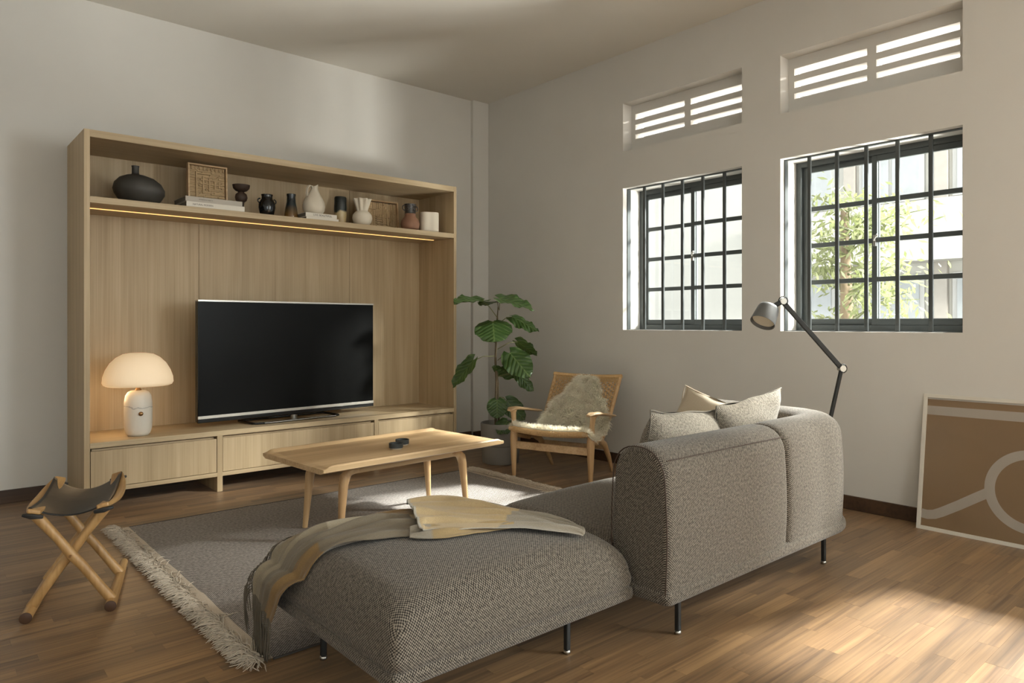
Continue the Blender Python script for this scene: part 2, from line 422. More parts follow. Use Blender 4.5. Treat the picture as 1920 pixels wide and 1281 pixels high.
        if smooth:
            for p in me.polygons: p.use_smooth = True
            if angle: me.set_sharp_from_angle(angle=math.radians(angle))
        if bevel:
            md = o.modifiers.new('bevel', 'BEVEL'); md.width = bevel; md.segments = segs; md.limit_method = 'ANGLE'; md.angle_limit = math.radians(40)
            for p in me.polygons: p.use_smooth = True
            wn = o.modifiers.new('wn', 'WEIGHTED_NORMAL'); wn.keep_sharp = True
        if sub:
            md = o.modifiers.new('sub', 'SUBSURF'); md.levels = sub; md.render_levels = sub
        return o

def boxo(name, mat, parent, *a, bevel=0.0015, **k):
    return MB().box(*a).build(name, mat, parent, bevel=bevel, **k)

def struct(o): o['kind'] = 'structure'; return o

def lerp(a, b, t): return a + (b - a) * t
def interp(xs, ys, x):
    if x <= xs[0]: return ys[0]
    for i in range(len(xs) - 1):
        if x <= xs[i + 1]:
            t = (x - xs[i]) / (xs[i + 1] - xs[i]); t = t * t * (3 - 2 * t)
            return lerp(ys[i], ys[i + 1], t)
    return ys[-1]

def cushion_mesh(hx, hy, z0, z1, r, puff=0.0, side=0.0, n=28, pw=2.2, noise_amp=0.0, bottom=0.0):
    """rounded, stuffed box between z0 and z1 (local)"""
    hz = (z1 - z0) / 2; cz = (z0 + z1) / 2; mb = MB()
    rz = min(r, hz)
    def P(u, v, w):
        p = Vector((u * hx, v * hy, w * hz)); q = Vector((max(-hx + r, min(hx - r, p.x)), max(-hy + r, min(hy - r, p.y)), max(-hz + rz, min(hz - rz, p.z))))
        d = p - q; d = Vector((d.x / r, d.y / r, d.z / rz)); L = d.length
        if L > 1e-9: d = d / L
        o = q + Vector((d.x * r, d.y * r, d.z * rz)) if L > 1e-9 else p
        a = max(0, 1 - abs(o.x / hx) ** pw) * max(0, 1 - abs(o.y / hy) ** pw)
        t = (o.z / hz + 1) / 2
        o.z += puff * a * max(0, (t - .3) / .7) - bottom * a * (1 - t)
        s = side * (1 - (o.z / (hz + puff + 1e-6)) ** 2)
        o.x += s * (o.x / hx) * max(0, 1 - abs(o.y / hy) ** 2); o.y += s * (o.y / hy) * max(0, 1 - abs(o.x / hx) ** 2)
        if noise_amp: o += Vector(noise.noise_vector(o * 5)) * noise_amp
        o.z += cz
        return o
    sp = lambda t: math.sin((t * 2 - 1) * PI / 2 * 0.86) / math.sin(PI / 2 * 0.86)
    m = max(8, n // 3)
    mb.grid(lambda a, b_: P(sp(a), sp(b_), 1), n, n); mb.grid(lambda a, b_: P(sp(a), sp(b_), -1), n, n, flip=True)
    mb.grid(lambda a, b_: P(sp(a), -1, sp(b_)), n, m); mb.grid(lambda a, b_: P(sp(a), 1, sp(b_)), n, m, flip=True)
    mb.grid(lambda a, b_: P(-1, sp(a), sp(b_)), n, m, flip=True); mb.grid(lambda a, b_: P(1, sp(a), sp(b_)), n, m)
    return mb

def stuffed(hx, hy, z0, z1, R, rc, puff, pw=2.4, n=44, side=.01, Rz=None):
    """cushion that is square at its seam and rolls over into a domed top"""
    Rz = Rz or R
    prof = [(0.004, z0), (0, z0 + .006)] + [(-side * math.sin(PI * k / 8) * .6, lerp(z0 + .006, z1 - Rz, k / 8)) for k in range(1, 8)]
    prof += [(R * (1 - math.cos(a)), z1 - Rz + Rz * math.sin(a)) for a in [PI / 2 * k / 12 for k in range(13)]]
    def rrect(ax, ay, r_, m=44):
        pts = []
        for (sx_, sy_, a0) in ((1, 1, 0), (-1, 1, PI / 2), (-1, -1, PI), (1, -1, 1.5 * PI)):
            for k in range(7):
                a = a0 + PI / 2 * k / 6; pts.append((sx_ * (ax - r_) + r_ * math.cos(a), sy_ * (ay - r_) + r_ * math.sin(a)))
            nx = [(-1, 1), (-1, -1), (1, -1), (1, 1)][[(1, 1), (-1, 1), (-1, -1), (1, -1)].index((sx_, sy_))]
            a = pts[-1]; a2 = a0 + PI / 2
            b_ = (nx[0] * (ax - r_) + r_ * math.cos(a2), nx[1] * (ay - r_) + r_ * math.sin(a2))
            for k in range(1, m // 2): pts.append((lerp(a[0], b_[0], k / (m // 2)), lerp(a[1], b_[1], k / (m // 2))))
        return pts
    def dome(x, y): return puff * (max(0, 1 - abs(x / hx) ** pw) * max(0, 1 - abs(y / hy) ** pw)) ** .8
    rings = [[(x, y, z + (dome(x, y) if z > z1 - Rz else 0)) for x, y in rrect(hx - i_, hy - i_, rc + i_ * .45)] for i_, z in prof]
    last = rrect(hx - R, hy - R, rc + R * .45)
    for k in range(1, n // 2 + 1):
        f = max(.004, 1 - k / (n // 2)); rings.append([(x * f, y * f, z1 + dome(x * f, y * f)) for x, y in last])
    mb = MB(); m_ = len(rings[0]); vs = [v for r_ in rings for v in r_]; fs = []
    for i in range(len(rings) - 1):
        for k in range(m_): fs.append((i * m_ + k, i * m_ + (k + 1) % m_, (i + 1) * m_ + (k + 1) % m_, (i + 1) * m_ + k))
    fs.append(tuple((len(rings) - 1) * m_ + k for k in range(m_))); fs.append(tuple(range(m_))[::-1])
    return mb.add(vs, fs)

def weld(o, d=1e-4):
    bm = bmesh.new(); bm.from_mesh(o.data); bmesh.ops.remove_doubles(bm, verts=bm.verts, dist=d)
    bmesh.ops.recalc_face_normals(bm, faces=bm.faces); bm.to_mesh(o.data); bm.free()
    return o

# ================================================================ ROOM
XW, YW, ZC = 4.43, 5.51, 3.35
X0, Y0 = -2.6, -3.4
ZS, ZT = 1.098, 2.250
VZ0, VZ1 = 2.55, 2.94
fl = struct(MB().box(X0, XW + .25, Y0, YW + .2, -0.2, -0.0085).build('floor', M['endgrain']))
# floor strips: nearest 300 singly, the rest joined
PWD = 0.068
rows = []
y = Y0
allp = []
ri = 0
while y < YW:
    x = X0 + random.uniform(-0.4, 0)
    while x < XW:
        L = random.choice((0.30, 0.36, 0.42, 0.48, 0.54))
        xa, xb = max(x, X0), min(x + L, XW)
        if xb - xa > 0.02: allp.append((xa, xb, y, min(y + PWD, YW)))
        x += L
    y += PWD; ri += 1
S_, C_ = math.sin(A), math.cos(A)
def visible(p, z=0.0):
    w = p[0] * S_ + p[1] * C_
    if w < 0.8: return None
    u = 960 + 1316 * (p[0] * C_ - p[1] * S_) / w; v = 606.5 - 1316 * (z - 1.15) / w
    return (u, v, w) if -60 < u < 1980 and -20 < v < 1310 else None
def hidden(cx, cy):
    if 0.95 < cx < 3.3 and 2.42 < cy < 4.33: return True      # under the rug
    return False
near = []
for i, (xa, xb, ya, yb) in enumerate(allp):
    c = ((xa + xb) / 2, (ya + yb) / 2)
    vis = visible(c)
    if vis and not hidden(*c): near.append((vis[2] * vis[2] / (xb - xa), i))
near.sort(); sel = set(i for _, i in near[:298])
meshes = {}
rest = MB()
for i, (xa, xb, ya, yb) in enumerate(allp):
    dz = random.uniform(-0.0002, 0.0)
    g = 0.0002
    if i in sel:
        L = round(xb - xa, 3)
        if L not in meshes:
            mb = MB().box(-L / 2 + g, L / 2 - g, -PWD / 2 + g, PWD / 2 - g, -0.0085, 0)
            o = mb.build('plank', M['floor'], fl, bevel=0)
            meshes[L] = o.data
        else:
            o = bpy.data.objects.new('plank', meshes[L]); COL.objects.link(o); o.parent = fl
        o.location = ((xa + xb) / 2, (ya + yb) / 2, dz)
    else: rest.box(xa + g, xb - g, ya + g, yb - g, -0.0085, dz)
tag(rest.build('plank', M['floor_i'], fl), kind='stuff')
struct(MB().box(X0, XW + .25, Y0, YW + .2, ZC, ZC + .2).build('ceiling', M['ceil']))
struct(MB().box(X0, XW, YW, YW + .2, 0, ZC).build('wall_left', M['wall']))
struct(MB().box(4.238, XW, 5.472, YW, 0, ZC).build('trim_1', M['wall']))
# walls behind the camera, with an opening added for the rear fill lamp
struct(MB().box(X0 - .2, X0, Y0, YW, 0, ZC).build('wall_near', M['wall']))
rw = MB()
for b in ((X0, -1.1, 0, ZC), (1.1, XW + .25, 0, ZC), (-1.1, 1.1, 0, .8), (-1.1, 1.1, 2.6, ZC)): rw.box(b[0], b[1], Y0 - .2, Y0, b[2], b[3])
struct(rw.build('wall_rear', M['wall']))
w4 = struct(empty('window_4', (0, Y0 - .1, .8)))  # unseen window added for the rear fill
f = MB()
for x in (-1.1, -.02, 1.06): f.box(x, x + .04, -.03, .03, 0, 1.8)
f.box(-1.06, 1.06, -.03, .03, 0, .04); f.box(-1.06, 1.06, -.03, .03, 1.76, 1.8)
f.build('window_frame', M['winframe'], w4)
MB().box(-1.08, 1.08, -.004, .004, .02, 1.78).build('pane', M['glass'], w4)
d1 = struct(empty('added_door_1', (XW + .2, (ADDED_DOOR[0] + ADDED_DOOR[1]) / 2, 0)))  # glazed door added out of view for the fill from the right
f = MB(); hw = (ADDED_DOOR[1] - ADDED_DOOR[0]) / 2
for y in (-hw, -.03, hw - .05): f.box(-.03, .03, y, y + .05, 0, ADDED_DOOR[2])
f.box(-.03, .03, -hw, hw, ADDED_DOOR[2] - .05, ADDED_DOOR[2]); f.box(-.03, .03, -hw, hw, 0, .05)
f.build('door_frame', M['winframe'], d1)
MB().box(-.004, .004, -hw + .02, hw - .02, .02, ADDED_DOOR[2] - .02).build('pane', M['glass'], d1)
# window wall
ys = sorted({Y0, YW, ADDED_DOOR[0], ADDED_DOOR[1]} | {v for w_ in WIN_Y for v in w_})
zs = [0, ZS, ZT, VZ0, ADDED_DOOR[2], VZ1, ZC]
wr = MB()
TH = 0.27
def isvoid(ya, yb, za, zb):
    for a, b_ in WIN_Y:
        if ya >= a - 1e-6 and yb <= b_ + 1e-6:
            if za >= ZS - 1e-6 and zb <= ZT + 1e-6: return True
            if za >= VZ0 - 1e-6 and zb <= VZ1 + 1e-6: return True
    return ya >= ADDED_DOOR[0] - 1e-6 and yb <= ADDED_DOOR[1] + 1e-6 and zb <= ADDED_DOOR[2] + 1e-6
for i in range(len(ys) - 1):
    j = 0
    while j < len(zs) - 1:
        if isvoid(ys[i], ys[i + 1], zs[j], zs[j + 1]): j += 1; continue
        k = j
        while k + 1 < len(zs) - 1 and not isvoid(ys[i], ys[i + 1], zs[k + 1], zs[k + 2]): k += 1
        wr.box(XW, XW + TH, ys[i], ys[i + 1], zs[j], zs[k + 1]); j = k + 1
wright = struct(wr.build('wall_right', M['wall']))
for wi, (a, b_) in enumerate(WIN_Y):
    # vent: recessed slab with two columns of three slots
    vb = MB(); xa, xb = XW + .11, XW + .20
    yl = [a, a + .045, a + .50, a + .555, b_ - .04, b_]
    zl = [VZ0, 2.664, 2.700, 2.738, 2.780, 2.822, 2.866, VZ1]
    for i in range(5):
        if i in (0, 2, 4): vb.box(xa, xb, yl[i], yl[i + 1], VZ0, VZ1)
        else:
            for j in (0, 2, 4, 6): vb.box(xa, xb, yl[i], yl[i + 1], zl[j], zl[j + 1])
    vb.build('vent_panel', M['wall'], wright)

def dark_frame_window(n, a, b_):
    root = empty('window_%d' % n, (XW, (a + b_) / 2, ZS)); struct(root)
    hw = (b_ - a) / 2; H = ZT - ZS
    fx0, fx1 = 0.215, 0.27
    f = MB()
    f.box(fx0, fx1, -hw, -hw + .035, 0, H); f.box(fx0, fx1, hw - .035, hw, 0, H)
    f.box(fx0, fx1, -hw + .035, hw - .035, 0, .04); f.box(fx0, fx1, -hw + .035, hw - .035, H - .035, H)
    f.build('window_frame', M['winframe'], root, bevel=0.002)
    yc = 0.02
    for (ya, yb, x) in ((yc - .018, hw - .035, .245), (-hw + .035, yc + .018, .222)):
        s = MB()
        s.box(x, x + .022, ya, ya + .032, .04, H - .035); s.box(x, x + .022, yb - .032, yb, .04, H - .035)
        s.box(x, x + .022, ya + .032, yb - .032, .04, .082); s.box(x, x + .022, ya + .032, yb - .032, H - .073, H - .035)
        sash = s.build('sash', M['winframe'], root, bevel=0.002)
        MB().box(x + .009, x + .013, ya + .03, yb - .03, .08, H - .07).build('pane', M['glass'], sash)
        for k in (1, 2, 3):
            z = .082 + (H - .155) * k / 4
            MB().box(x - .001, x + .021, ya + .03, yb - .03, z - .015, z + .015).build('muntin', M['winframe'], sash, bevel=0.002)
    # latch
    l = MB(); l.box(.205, .222, yc - .012, yc + .004, H * .47, H * .53); l.tube([(.205, yc - .004, H * .5), (.19, yc - .01, H * .51), (.188, yc - .03, H * .53)], .006, 8)
    l.build('latch', M['steel'], root, smooth=True, angle=40)
    # grille: flat steel surround and five bars
    g = MB()
    g.box(.05, .09, hw - .008, hw, .0, H); g.box(.05, .09, -hw, -hw + .008, 0, H)
    g.box(.055, .085, -hw + .008, hw - .008, H - .006, H); g.box(.055, .085, -hw + .008, hw - .008, 0, .005)
    g.build('grille_surround', M['bar'], root, bevel=0.001)
    for k in range(5):
        yy = -hw + .182 + k * (2 * hw - .182 - .165) / 4
        br = MB().box(.062, .078, yy - .0115, yy + .0115, .005, H - .006).build('bar', M['bar'], root, bevel=0.003)
    return root
for i, (a, b_) in enumerate(WIN_Y): dark_frame_window(i + 1, a, b_)
struct(boxo('baseboard_left', M['base'], None, X0, .83, YW - .015, YW, 0, .085, bevel=.003))
struct(boxo('baseboard_left', M['base'], None, 3.64, 4.238, YW - .015, YW, 0, .085, bevel=.003))
struct(boxo('baseboard_left', M['base'], None, 4.238, XW, 5.457, 5.472, 0, .085, bevel=.003))
bmr = MB().box(XW - .015, XW, ADDED_DOOR[1], 5.457, 0, .085).build('baseboard_right', M['base'], bevel=.003); struct(bmr)


# ================================================================ CABINET
cb = empty('wall_cabinet', (2.234, 5.2, 0))
tag(cb, 'tall light oak wall unit with open top shelf, niche and low drawers against the wall', 'cabinet')
def L_(x0, x1, y0, y1, z0, z1): return (x0 - 2.234, x1 - 2.234, y0 - 5.2, y1 - 5.2, z0, z1)
YF = 4.933
boxo('side_panel', M['oakv'], cb, *L_(.83, .862, YF, YW - .002, 0, 2.338))
boxo('side_panel', M['oakv'], cb, *L_(3.610, 3.638, YF, YW - .002, 0, 2.338))
boxo('top_panel', M['oakh'], cb, *L_(.862, 3.610, YF, YW - .002, 2.293, 2.338))
for x0, x1 in ((.862, 1.662), (1.6645, 2.898), (2.9005, 3.610)):
    boxo('back_panel', M['oakv'], cb, *L_(x0, x1, 5.478, 5.496, .415, 2.293), bevel=.001)
shelf = boxo('shelf', M['oakh'], cb, *L_(.862, 3.610, YF, 5.478, 1.890, 1.930))
boxo('counter', M['oakh'], cb, *L_(.862, 3.610, YF, 5.478, .381, .415))
st = boxo('light_strip', M['led'], cb, *L_(.87, 3.56, 5.165, 5.177, 1.886, 1.8905), bevel=0)
st['label'] = 'warm glowing light strip under the shelf'
boxo('bottom_panel', M['oakh'], cb, *L_(.862, 3.610, YF, 5.478, .104, .131))
for x in (1.617, 2.830): boxo('divider', M['oakv'], cb, *L_(x, x + .036, YF - .001, 5.47, 0, .381))
for x0, x1 in ((.866, 1.614), (1.656, 2.827), (2.869, 3.606)):
    boxo('drawer', M['oakv'], cb, *L_(x0, x1, YF + .002, YF + .022, .134, .362))
    boxo('drawer_box', M['oakh'], cb, *L_(x0 + .01, x1 - .01, YF + .03, 5.44, .134, .372), bevel=0)
MB().box(*L_(3.52, 3.6, 5.455, 5.478, .2, .3)).build('back_cleat', M['oakv'], cb) if False else None

# ================================================================ ITEMS ON THE SHELF
ZSH = 1.930
def item(name, x, y, label, cat, z=ZSH, rz=0, group=None):
    o = empty(name, (x, y, z), rz); tag(o, label, cat, group); return o
def solid_lathe(name, x, y, z, prof, mat, label, cat, seg=40, fx=None, rz=0, sub=0, group=None):
    o = MB().lathe(prof, seg, fx=fx).build(name, mat, smooth=True, angle=50)
    o.location = (x, y, z); o.rotation_euler = (0, 0, rz); tag(o, label, cat, group); return o
# large oblong vase
o = MB().lathe([(.05, 0), (.085, .004), (.125, .035), (.150, .075), (.155, .105), (.14, .145), (.105, .178), (.06, .197), (.026, .205), (.022, .213), (.021, .250), (.024, .262), (.018, .262), (.017, .20)], 48,
               fx=lambda r_, z, a: r_ * (1 + .06 * math.cos(a + .6) * (1 if r_ > .03 else 0))).build('bottle_vase', M['vase'], smooth=True, angle=60)
for v in o.data.vertices:
    k = max(0, min(1, (v.co.z - .06) / .15)); v.co.x -= .020 * k
o.location = (1.180, 5.14, ZSH); o.rotation_euler = (0, 0, -.3); tag(o, 'wide squat dark grey vase with a thin neck at the left end of the shelf', 'vase')

def text_mesh(txt, size, name, mat, parent, loc, rot, wmax=None, extrude=0.0004):
    cu = bpy.data.curves.new(name, 'FONT'); cu.body = txt; cu.size = size; cu.extrude = extrude; cu.align_x = 'LEFT'; cu.align_y = 'CENTER'
    tmp = bpy.data.objects.new(name + '_tmp', cu); COL.objects.link(tmp)
    dg = bpy.context.evaluated_depsgraph_get()
    me = bpy.data.meshes.new_from_object(tmp.evaluated_get(dg)); bpy.data.objects.remove(tmp)
    me.materials.clear(); me.materials.append(mat)
    if wmax:
        w = max(v.co.x for v in me.vertices) - min(v.co.x for v in me.vertices)
        for v in me.vertices: v.co.x *= wmax / w
    o = bpy.data.objects.new(name, me); COL.objects.link(o); o.parent = parent; o.location = loc; o.rotation_euler = rot
    return o
def book(name, x, y, z, w, d, t, cover, txt, label, rz=0, tsize=.016, tx=.1, tw=.1, group=None):
    r = empty(name, (x, y, z), rz); tag(r, label, 'book', group)
    c = MB(); c.box(-w / 2, w / 2, 0, d, 0, .003); c.box(-w / 2, w / 2, 0, d, t - .003, t); c.box(-w / 2, w / 2, 0, .004, 0.003, t - .003)
    c.build('cover', cover, r, bevel=.001)
    MB().box(-w / 2 + .004, w / 2 - .004, .005, d - .004, .003, t - .003).build('pages', M['pages'], r)
    if txt: text_mesh(txt, tsize, 'spine_title', M['print'], r, (-w / 2 + tx, -.0003, t / 2), (PI / 2, 0, 0), wmax=tw)
    return r
book('art_book', 1.615, 4.945, ZSH, .385, .27, .037, M['bookwhite'], 'NATURAL MODERN', 'white hardback lying at the bottom under the grey book on the shelf', 0, .017, .04, .13)
book('art_book', 1.605, 4.948, ZSH + .037, .375, .27, .034, M['bookgrey'], 'INTERIORS & OBJECTS', 'pale grey hardback lying on the white book under the taller framed relief', 0, .009, .085, .09)
book('art_book', 2.395, 4.945, ZSH, .262, .2, .018, M['bookwhite'], None, 'thin white book at the bottom under the white jug', 0)
book('art_book', 2.385, 4.945, ZSH + .018, .252, .2, .031, M['bookwhite'], 'LIVE BEAUTIFUL', 'white book titled on its spine lying directly under the white jug', 0, .02, .06, .15)
# framed reliefs of split bamboo
def relief(x, y, z, w, h, label, vert, rz=0, tilt=-0.06, seed=1):
    rnd = random.Random(seed)
    r = empty('framed_relief', (x, y, z), rz); r.rotation_euler = (tilt, 0, rz); tag(r, label, 'wall art')
    f = MB(); t = .011; d = .042
    f.box(-w / 2, -w / 2 + t, 0, d, 0, h); f.box(w / 2 - t, w / 2, 0, d, 0, h); f.box(-w / 2 + t, w / 2 - t, 0, d, 0, t); f.box(-w / 2 + t, w / 2 - t, 0, d, h - t, h)
    f.build('frame', M['oak'], r, bevel=.001)
    MB().box(-w / 2 + t, w / 2 - t, .030, d - .003, t, h - t).build('backing', M['cup'], r)
    n = 26; s = MB()
    iw, ih = w - 2 * t - .004, h - 2 * t - .004
    if not vert:
        for k in range(n):                       # horizontal splits
            zc = t + .002 + ih * (k + .5) / n; x_ = -iw / 2
            while x_ < iw / 2 - .005:
                L = rnd.uniform(.04, .12); x2 = min(iw / 2, x_ + L)
                s.box(x_, x2 - .002, .016 + rnd.uniform(0, .007), .029, zc - ih / n * .44, zc + ih / n * .44); x_ = x2
        for (cx, z0, z1) in ((-.075, .08, .84), (-.03, .22, .7), (.012, .30, .68), (.05, .36, .62), (.078, .42, .60)):
            s.box(cx - .005, cx + .005, .008, .02, t + ih * z0, t + ih * z1)
        for zc, x0, x1 in ((.80, -.08, .02), (.62, -.05, .06), (.50, -.05, .1), (.36, 0, .1)):
            s.box(x0, x1, .010, .02, t + ih * zc - .004, t + ih * zc + .004)
        for zc in (.06, .95):
            for k in range(9): s.box(-iw / 2 + .012 + k * iw / 9, -iw / 2 + .018 + k * iw / 9, .010, .02, t + ih * zc - .012, t + ih * zc + .012)
    else:
        for k in range(n):
            xc = -iw / 2 + iw * (k + .5) / n; z_ = t + .002
            while z_ < t + ih - .005:
                L = rnd.uniform(.05, .16); z2 = min(t + ih, z_ + L)
                s.box(xc - iw / n * .44, xc + iw / n * .44, .016 + rnd.uniform(0, .007), .029, z_, z2 - .002); z_ = z2
        for zc, x0, x1 in ((.75, -.13, -.03), (.42, -.02, .05), (.34, -.02, .05), (.26, -.02, .08), (.18, -.02, .11), (.5, -.02, .02)):
            s.box(x0, x1, .008, .02, t + ih * zc - .003, t + ih * zc + .003)
    tag(s.build('split_bamboo', M['bamboo'], r), kind='stuff')
    return r
relief(1.625, 5.14, ZSH + .071, .268, .268, 'square framed woven relief standing upright on the two stacked books', False, 0, -.04, 3)
relief(3.06, 5.25, ZSH, .40, .275, 'framed reed relief leaning low behind the ruffled white vase', True, 0, -.10, 5)
# pedestal cup
solid_lathe('pedestal_cup', 1.868, 5.18, ZSH, [(.045, 0), (.046, .008), (.022, .02), (.018, .07), (.022, .095), (.022, .105), (.038, .118), (.044, .14), (.038, .165), (.024, .176), (.02, .182), (.04, .19), (.056, .207), (.061, .232), (.056, .232), (.04, .20)], M['cup'],
            'dark turned wood cup on a ball stem behind the book ends', 'ornament')
# black pot with lugs
r = item('lugged_pot', 2.02, 5.08, 'small glossy black pot with two side lugs on the shelf', 'pot')
MB().lathe([(.034, 0), (.042, .004), (.052, .03), (.059, .07), (.058, .10), (.048, .122), (.040, .134), (.038, .15), (.042, .166), (.036, .166), (.034, .13)], 36, fx=lambda r_, z, a: r_ * (1 + .015 * math.sin(6 * a + z * 40) * (z < .12))).build('body', M['gloss'], r, smooth=True, angle=60)
for s in (-1, 1):
    MB().tube([(s * (.050 + .018 * math.sin(t)), 0, .118 + .016 * math.cos(t)) for t in [PI * k / 8 for k in range(9)]], .005, 8).build('lug', M['gloss'], r, smooth=True)
solid_lathe('glazed_bottle', 2.205, 5.08, ZSH, [(.046, 0), (.050, .006), (.050, .03), (.044, .08), (.034, .13), (.031, .17), (.034, .182), (.034, .192), (.028, .192), (.024, .12)], M['amber'],
            'slim bottle vase glazed blue black fading to amber below', 'vase')
# white pitcher
r = item('pitcher', 2.375, 5.055, 'off-white pear-shaped jug with a loop handle standing on white books', 'jug', z=ZSH + .049)
def pf(r_, z, a):
    return r_
mbp = MB(); prof = [(.045, 0), (.062, .006), (.080, .035), (.084, .065), (.079, .095), (.066, .125), (.048, .155), (.034, .18), (.026, .20), (.024, .225), (.019, .225), (.02, .19)]
mbp.lathe(prof, 36, fx=pf)
for i, v in enumerate(mbp.v):        # lip cut away, rising to one side
    if v[2] > .15: mbp.v[i] = (v[0] + (v[2] - .15) * .12, v[1], v[2] - max(0, -v[0] + .0) * 0.0 + (v[0] * .55 if v[2] > .2 else 0))
mbp.build('body', M['cream'], r, smooth=True, angle=60)
for dy in (-.011, .011):
    MB().tube([(-.052, dy, .125), (-.058, dy, .165), (-.054, dy, .20), (-.038, dy, .222), (-.018, dy, .218), (-.012, dy, .19)], [.005] * 6, 8, flat=(1, 1.2)).build('handle', M['cream'], r, smooth=True)
solid_lathe('cylinder_bottle', 2.62, 5.10, ZSH, [(.040, 0), (.044, .004), (.045, .03), (.049, .09), (.050, .14), (.048, .17), (.048, .21), (.044, .222), (.036, .222), (.034, .15)], M['cyl'],
            'straight bottle with dark green top glaze over ribbed tan body', 'vase')
# ruffled vase
r = item('ruffled_vase', 2.775, 5.03, 'cream vase with round belly and fluted ruffled collar', 'vase')
MB().lathe([(.040, 0), (.052, .004), (.072, .03), (.079, .06), (.074, .088), (.058, .108), (.044, .118), (.042, .125)], 48).build('belly', M['cream'], r, smooth=True)
MB().lathe([(.044, .112), (.045, .13), (.051, .165), (.058, .19), (.066, .214), (.062, .214), (.048, .16), (.04, .13)], 96,
           fx=lambda r_, z, a: r_ * (1 + .17 * min(1, max(0, (z - .115) / .05)) * math.cos(8 * a))).build('collar', M['cream'], r, smooth=True)
# terracotta jug with ring handles
r = item('terracotta_vase', 3.245, 5.06, 'terracotta round vase with black glazed neck and two ring handles', 'vase')
MB().lathe([(.04, 0), (.056, .004), (.074, .03), (.080, .06), (.073, .09), (.056, .112), (.047, .122), (.046, .15)], 36).build('belly', M['terra'], r, smooth=True)
MB().lathe([(.047, .148), (.047, .18), (.049, .215), (.052, .228), (.046, .228), (.042, .17)], 36).build('neck', M['terraneck'], r, smooth=True, angle=60)
for s in (-1, 1):
    MB().tube([(s * (.058 + .018 * math.cos(t)), 0, .195 + .020 * math.sin(t)) for t in [2 * PI * k / 16 for k in range(17)]], .0045, 6).build('ring_handle', M['terraneck'], r, smooth=True)
# white lobed planter
r = item('lobed_vessel', 3.435, 5.06, 'smooth off-white block vessel with rounded lobes at the right end of the shelf', 'vessel', rz=.35)
MB().lathe([(.075, 0), (.085, .003), (.087, .01), (.087, .165), (.085, .172), (.078, .172), (.075, .05), (.01, .05)], 64,
           fx=lambda r_, z, a: r_ * (1 + .09 * math.cos(4 * a))).build('body', M['cream'], r, smooth=True, angle=40)

# ================================================================ TABLE LAMP
r = item('table_lamp', 1.165, 5.09, 'lit table lamp with ribbed mushroom dome shade on a white marble base', 'lamp', z=.415)
MB().lathe([(.052, 0), (.060, .002), (.072, .016), (.080, .045), (.083, .09), (.084, .16), (.083, .22), (.076, .262), (.062, .285), (.045, .294), (.03, .296)], 48).build('base', M['marble'], r, smooth=True)
MB().lathe([(.016, .294), (.020, .300), (.014, .306), (.013, .34), (.016, .345)], 24).build('neck', M['brass'], r, smooth=True)
k_ = MB().lathe([(.004, 0), (.013, .004), (.014, .012), (.011, .018), (.004, .02)], 20).build('knob', M['brass'], r, smooth=True)
kd = Vector((-.02, -1, 0)).normalized(); k_.rotation_euler = kd.to_track_quat('Z', 'Y').to_euler(); k_.location = (-.004, -.080, .150)
dome = MB().lathe([(.14, .330), (.185, .327), (.201, .334), (.208, .350), (.205, .385), (.190, .430), (.165, .475), (.130, .511), (.09, .534), (.05, .541), (.012, .542)], 160,
                  fx=lambda r_, z, a: r_ * (1 + .011 * max(0, min(1, (.51 - z) / .08)) * (1 if z > .334 else 0) * math.cos(72 * a)))
dome.build('lamp_shade', M['shade'], r, smooth=True)
bl = bpy.data.lights.new('lamp_bulb', 'POINT'); bl.energy = 2.2; bl.color = (1, .72, .42); bl.shadow_soft_size = .10
bo = bpy.data.objects.new('lamp_bulb', bl); COL.objects.link(bo); bo.parent = r; bo.location = (0, 0, .215 + .07 + .0)
bo.location = (-.11, .06, .30)

# ================================================================ TV
a0 = Vector((1.542, 5.10, 0)); a1 = Vector((2.985, 5.22, 0)); ang = math.atan2(a1.y - a0.y, a1.x - a0.x); TW = (a1 - a0).length
tv = empty('television', ((a0.x + a1.x) / 2, (a0.y + a1.y) / 2, .415), ang); tag(tv, 'large black flat television with silver edge on the oak counter', 'television')
h0, h1 = .058, .897
boxo('housing', M['black'], tv, -TW / 2, TW / 2, .004, .05, .045, h1, bevel=.004)
MB().box(-TW / 2 + .004, TW / 2 - .004, 0, .006, .088, h1 - .010).build('screen', M['screen'], tv)
sl = boxo('bottom_trim', M['silver'], tv, -TW / 2, TW / 2, -.003, .006, .068, .088, bevel=.001)
boxo('top_trim', M['silver'], tv, -TW / 2, TW / 2, -.002, .05, h1 - .009, h1 + .003, bevel=.001)
boxo('lower_bezel', M['black'], tv, -TW / 2, TW / 2, -.001, .02, .040, .068, bevel=.003)
# open loop stand
stp = MB()
lw, fd, bd = .355, -.085, .17
stp.bar([(-lw + .06, fd, .008), (lw - .05, fd, .008)], .030, .012); stp.bar([(-lw, fd + .05, .008), (-lw, bd, .008)], .026, .012); stp.bar([(lw, fd + .05, .008), (lw, bd, .008)], .026, .012)
stp.bar([(-lw, bd, .008), (lw, bd, .008)], .026, .012)
for s in (-1, 1): stp.bar([(s * lw, fd + .055, .008), (s * (lw - .015), fd + .018, .008), (s * (lw - .065), fd, .008)], .027, .012)
stp.build('stand', M['black'], tv, bevel=.003)
MB().box(-lw + .03, lw - .03, fd + .018, bd - .016, .001, .004).build('stand_plate', M['oakh'], tv) if False else None
boxo('stand_edge', M['silver'], tv, -lw + .07, lw - .05, fd - .0165, fd - .0145, .008, .012, bevel=0)
MB().tube([(0, .005, .006), (0, .005, .038)], .026, 20).build('stand_neck', M['steel'], tv, smooth=True, angle=40)
MB().bar([(-.19, .02, .030), (.19, .02, .030)], .02, .010).build('stand_arm', M['black'], tv, bevel=.002)

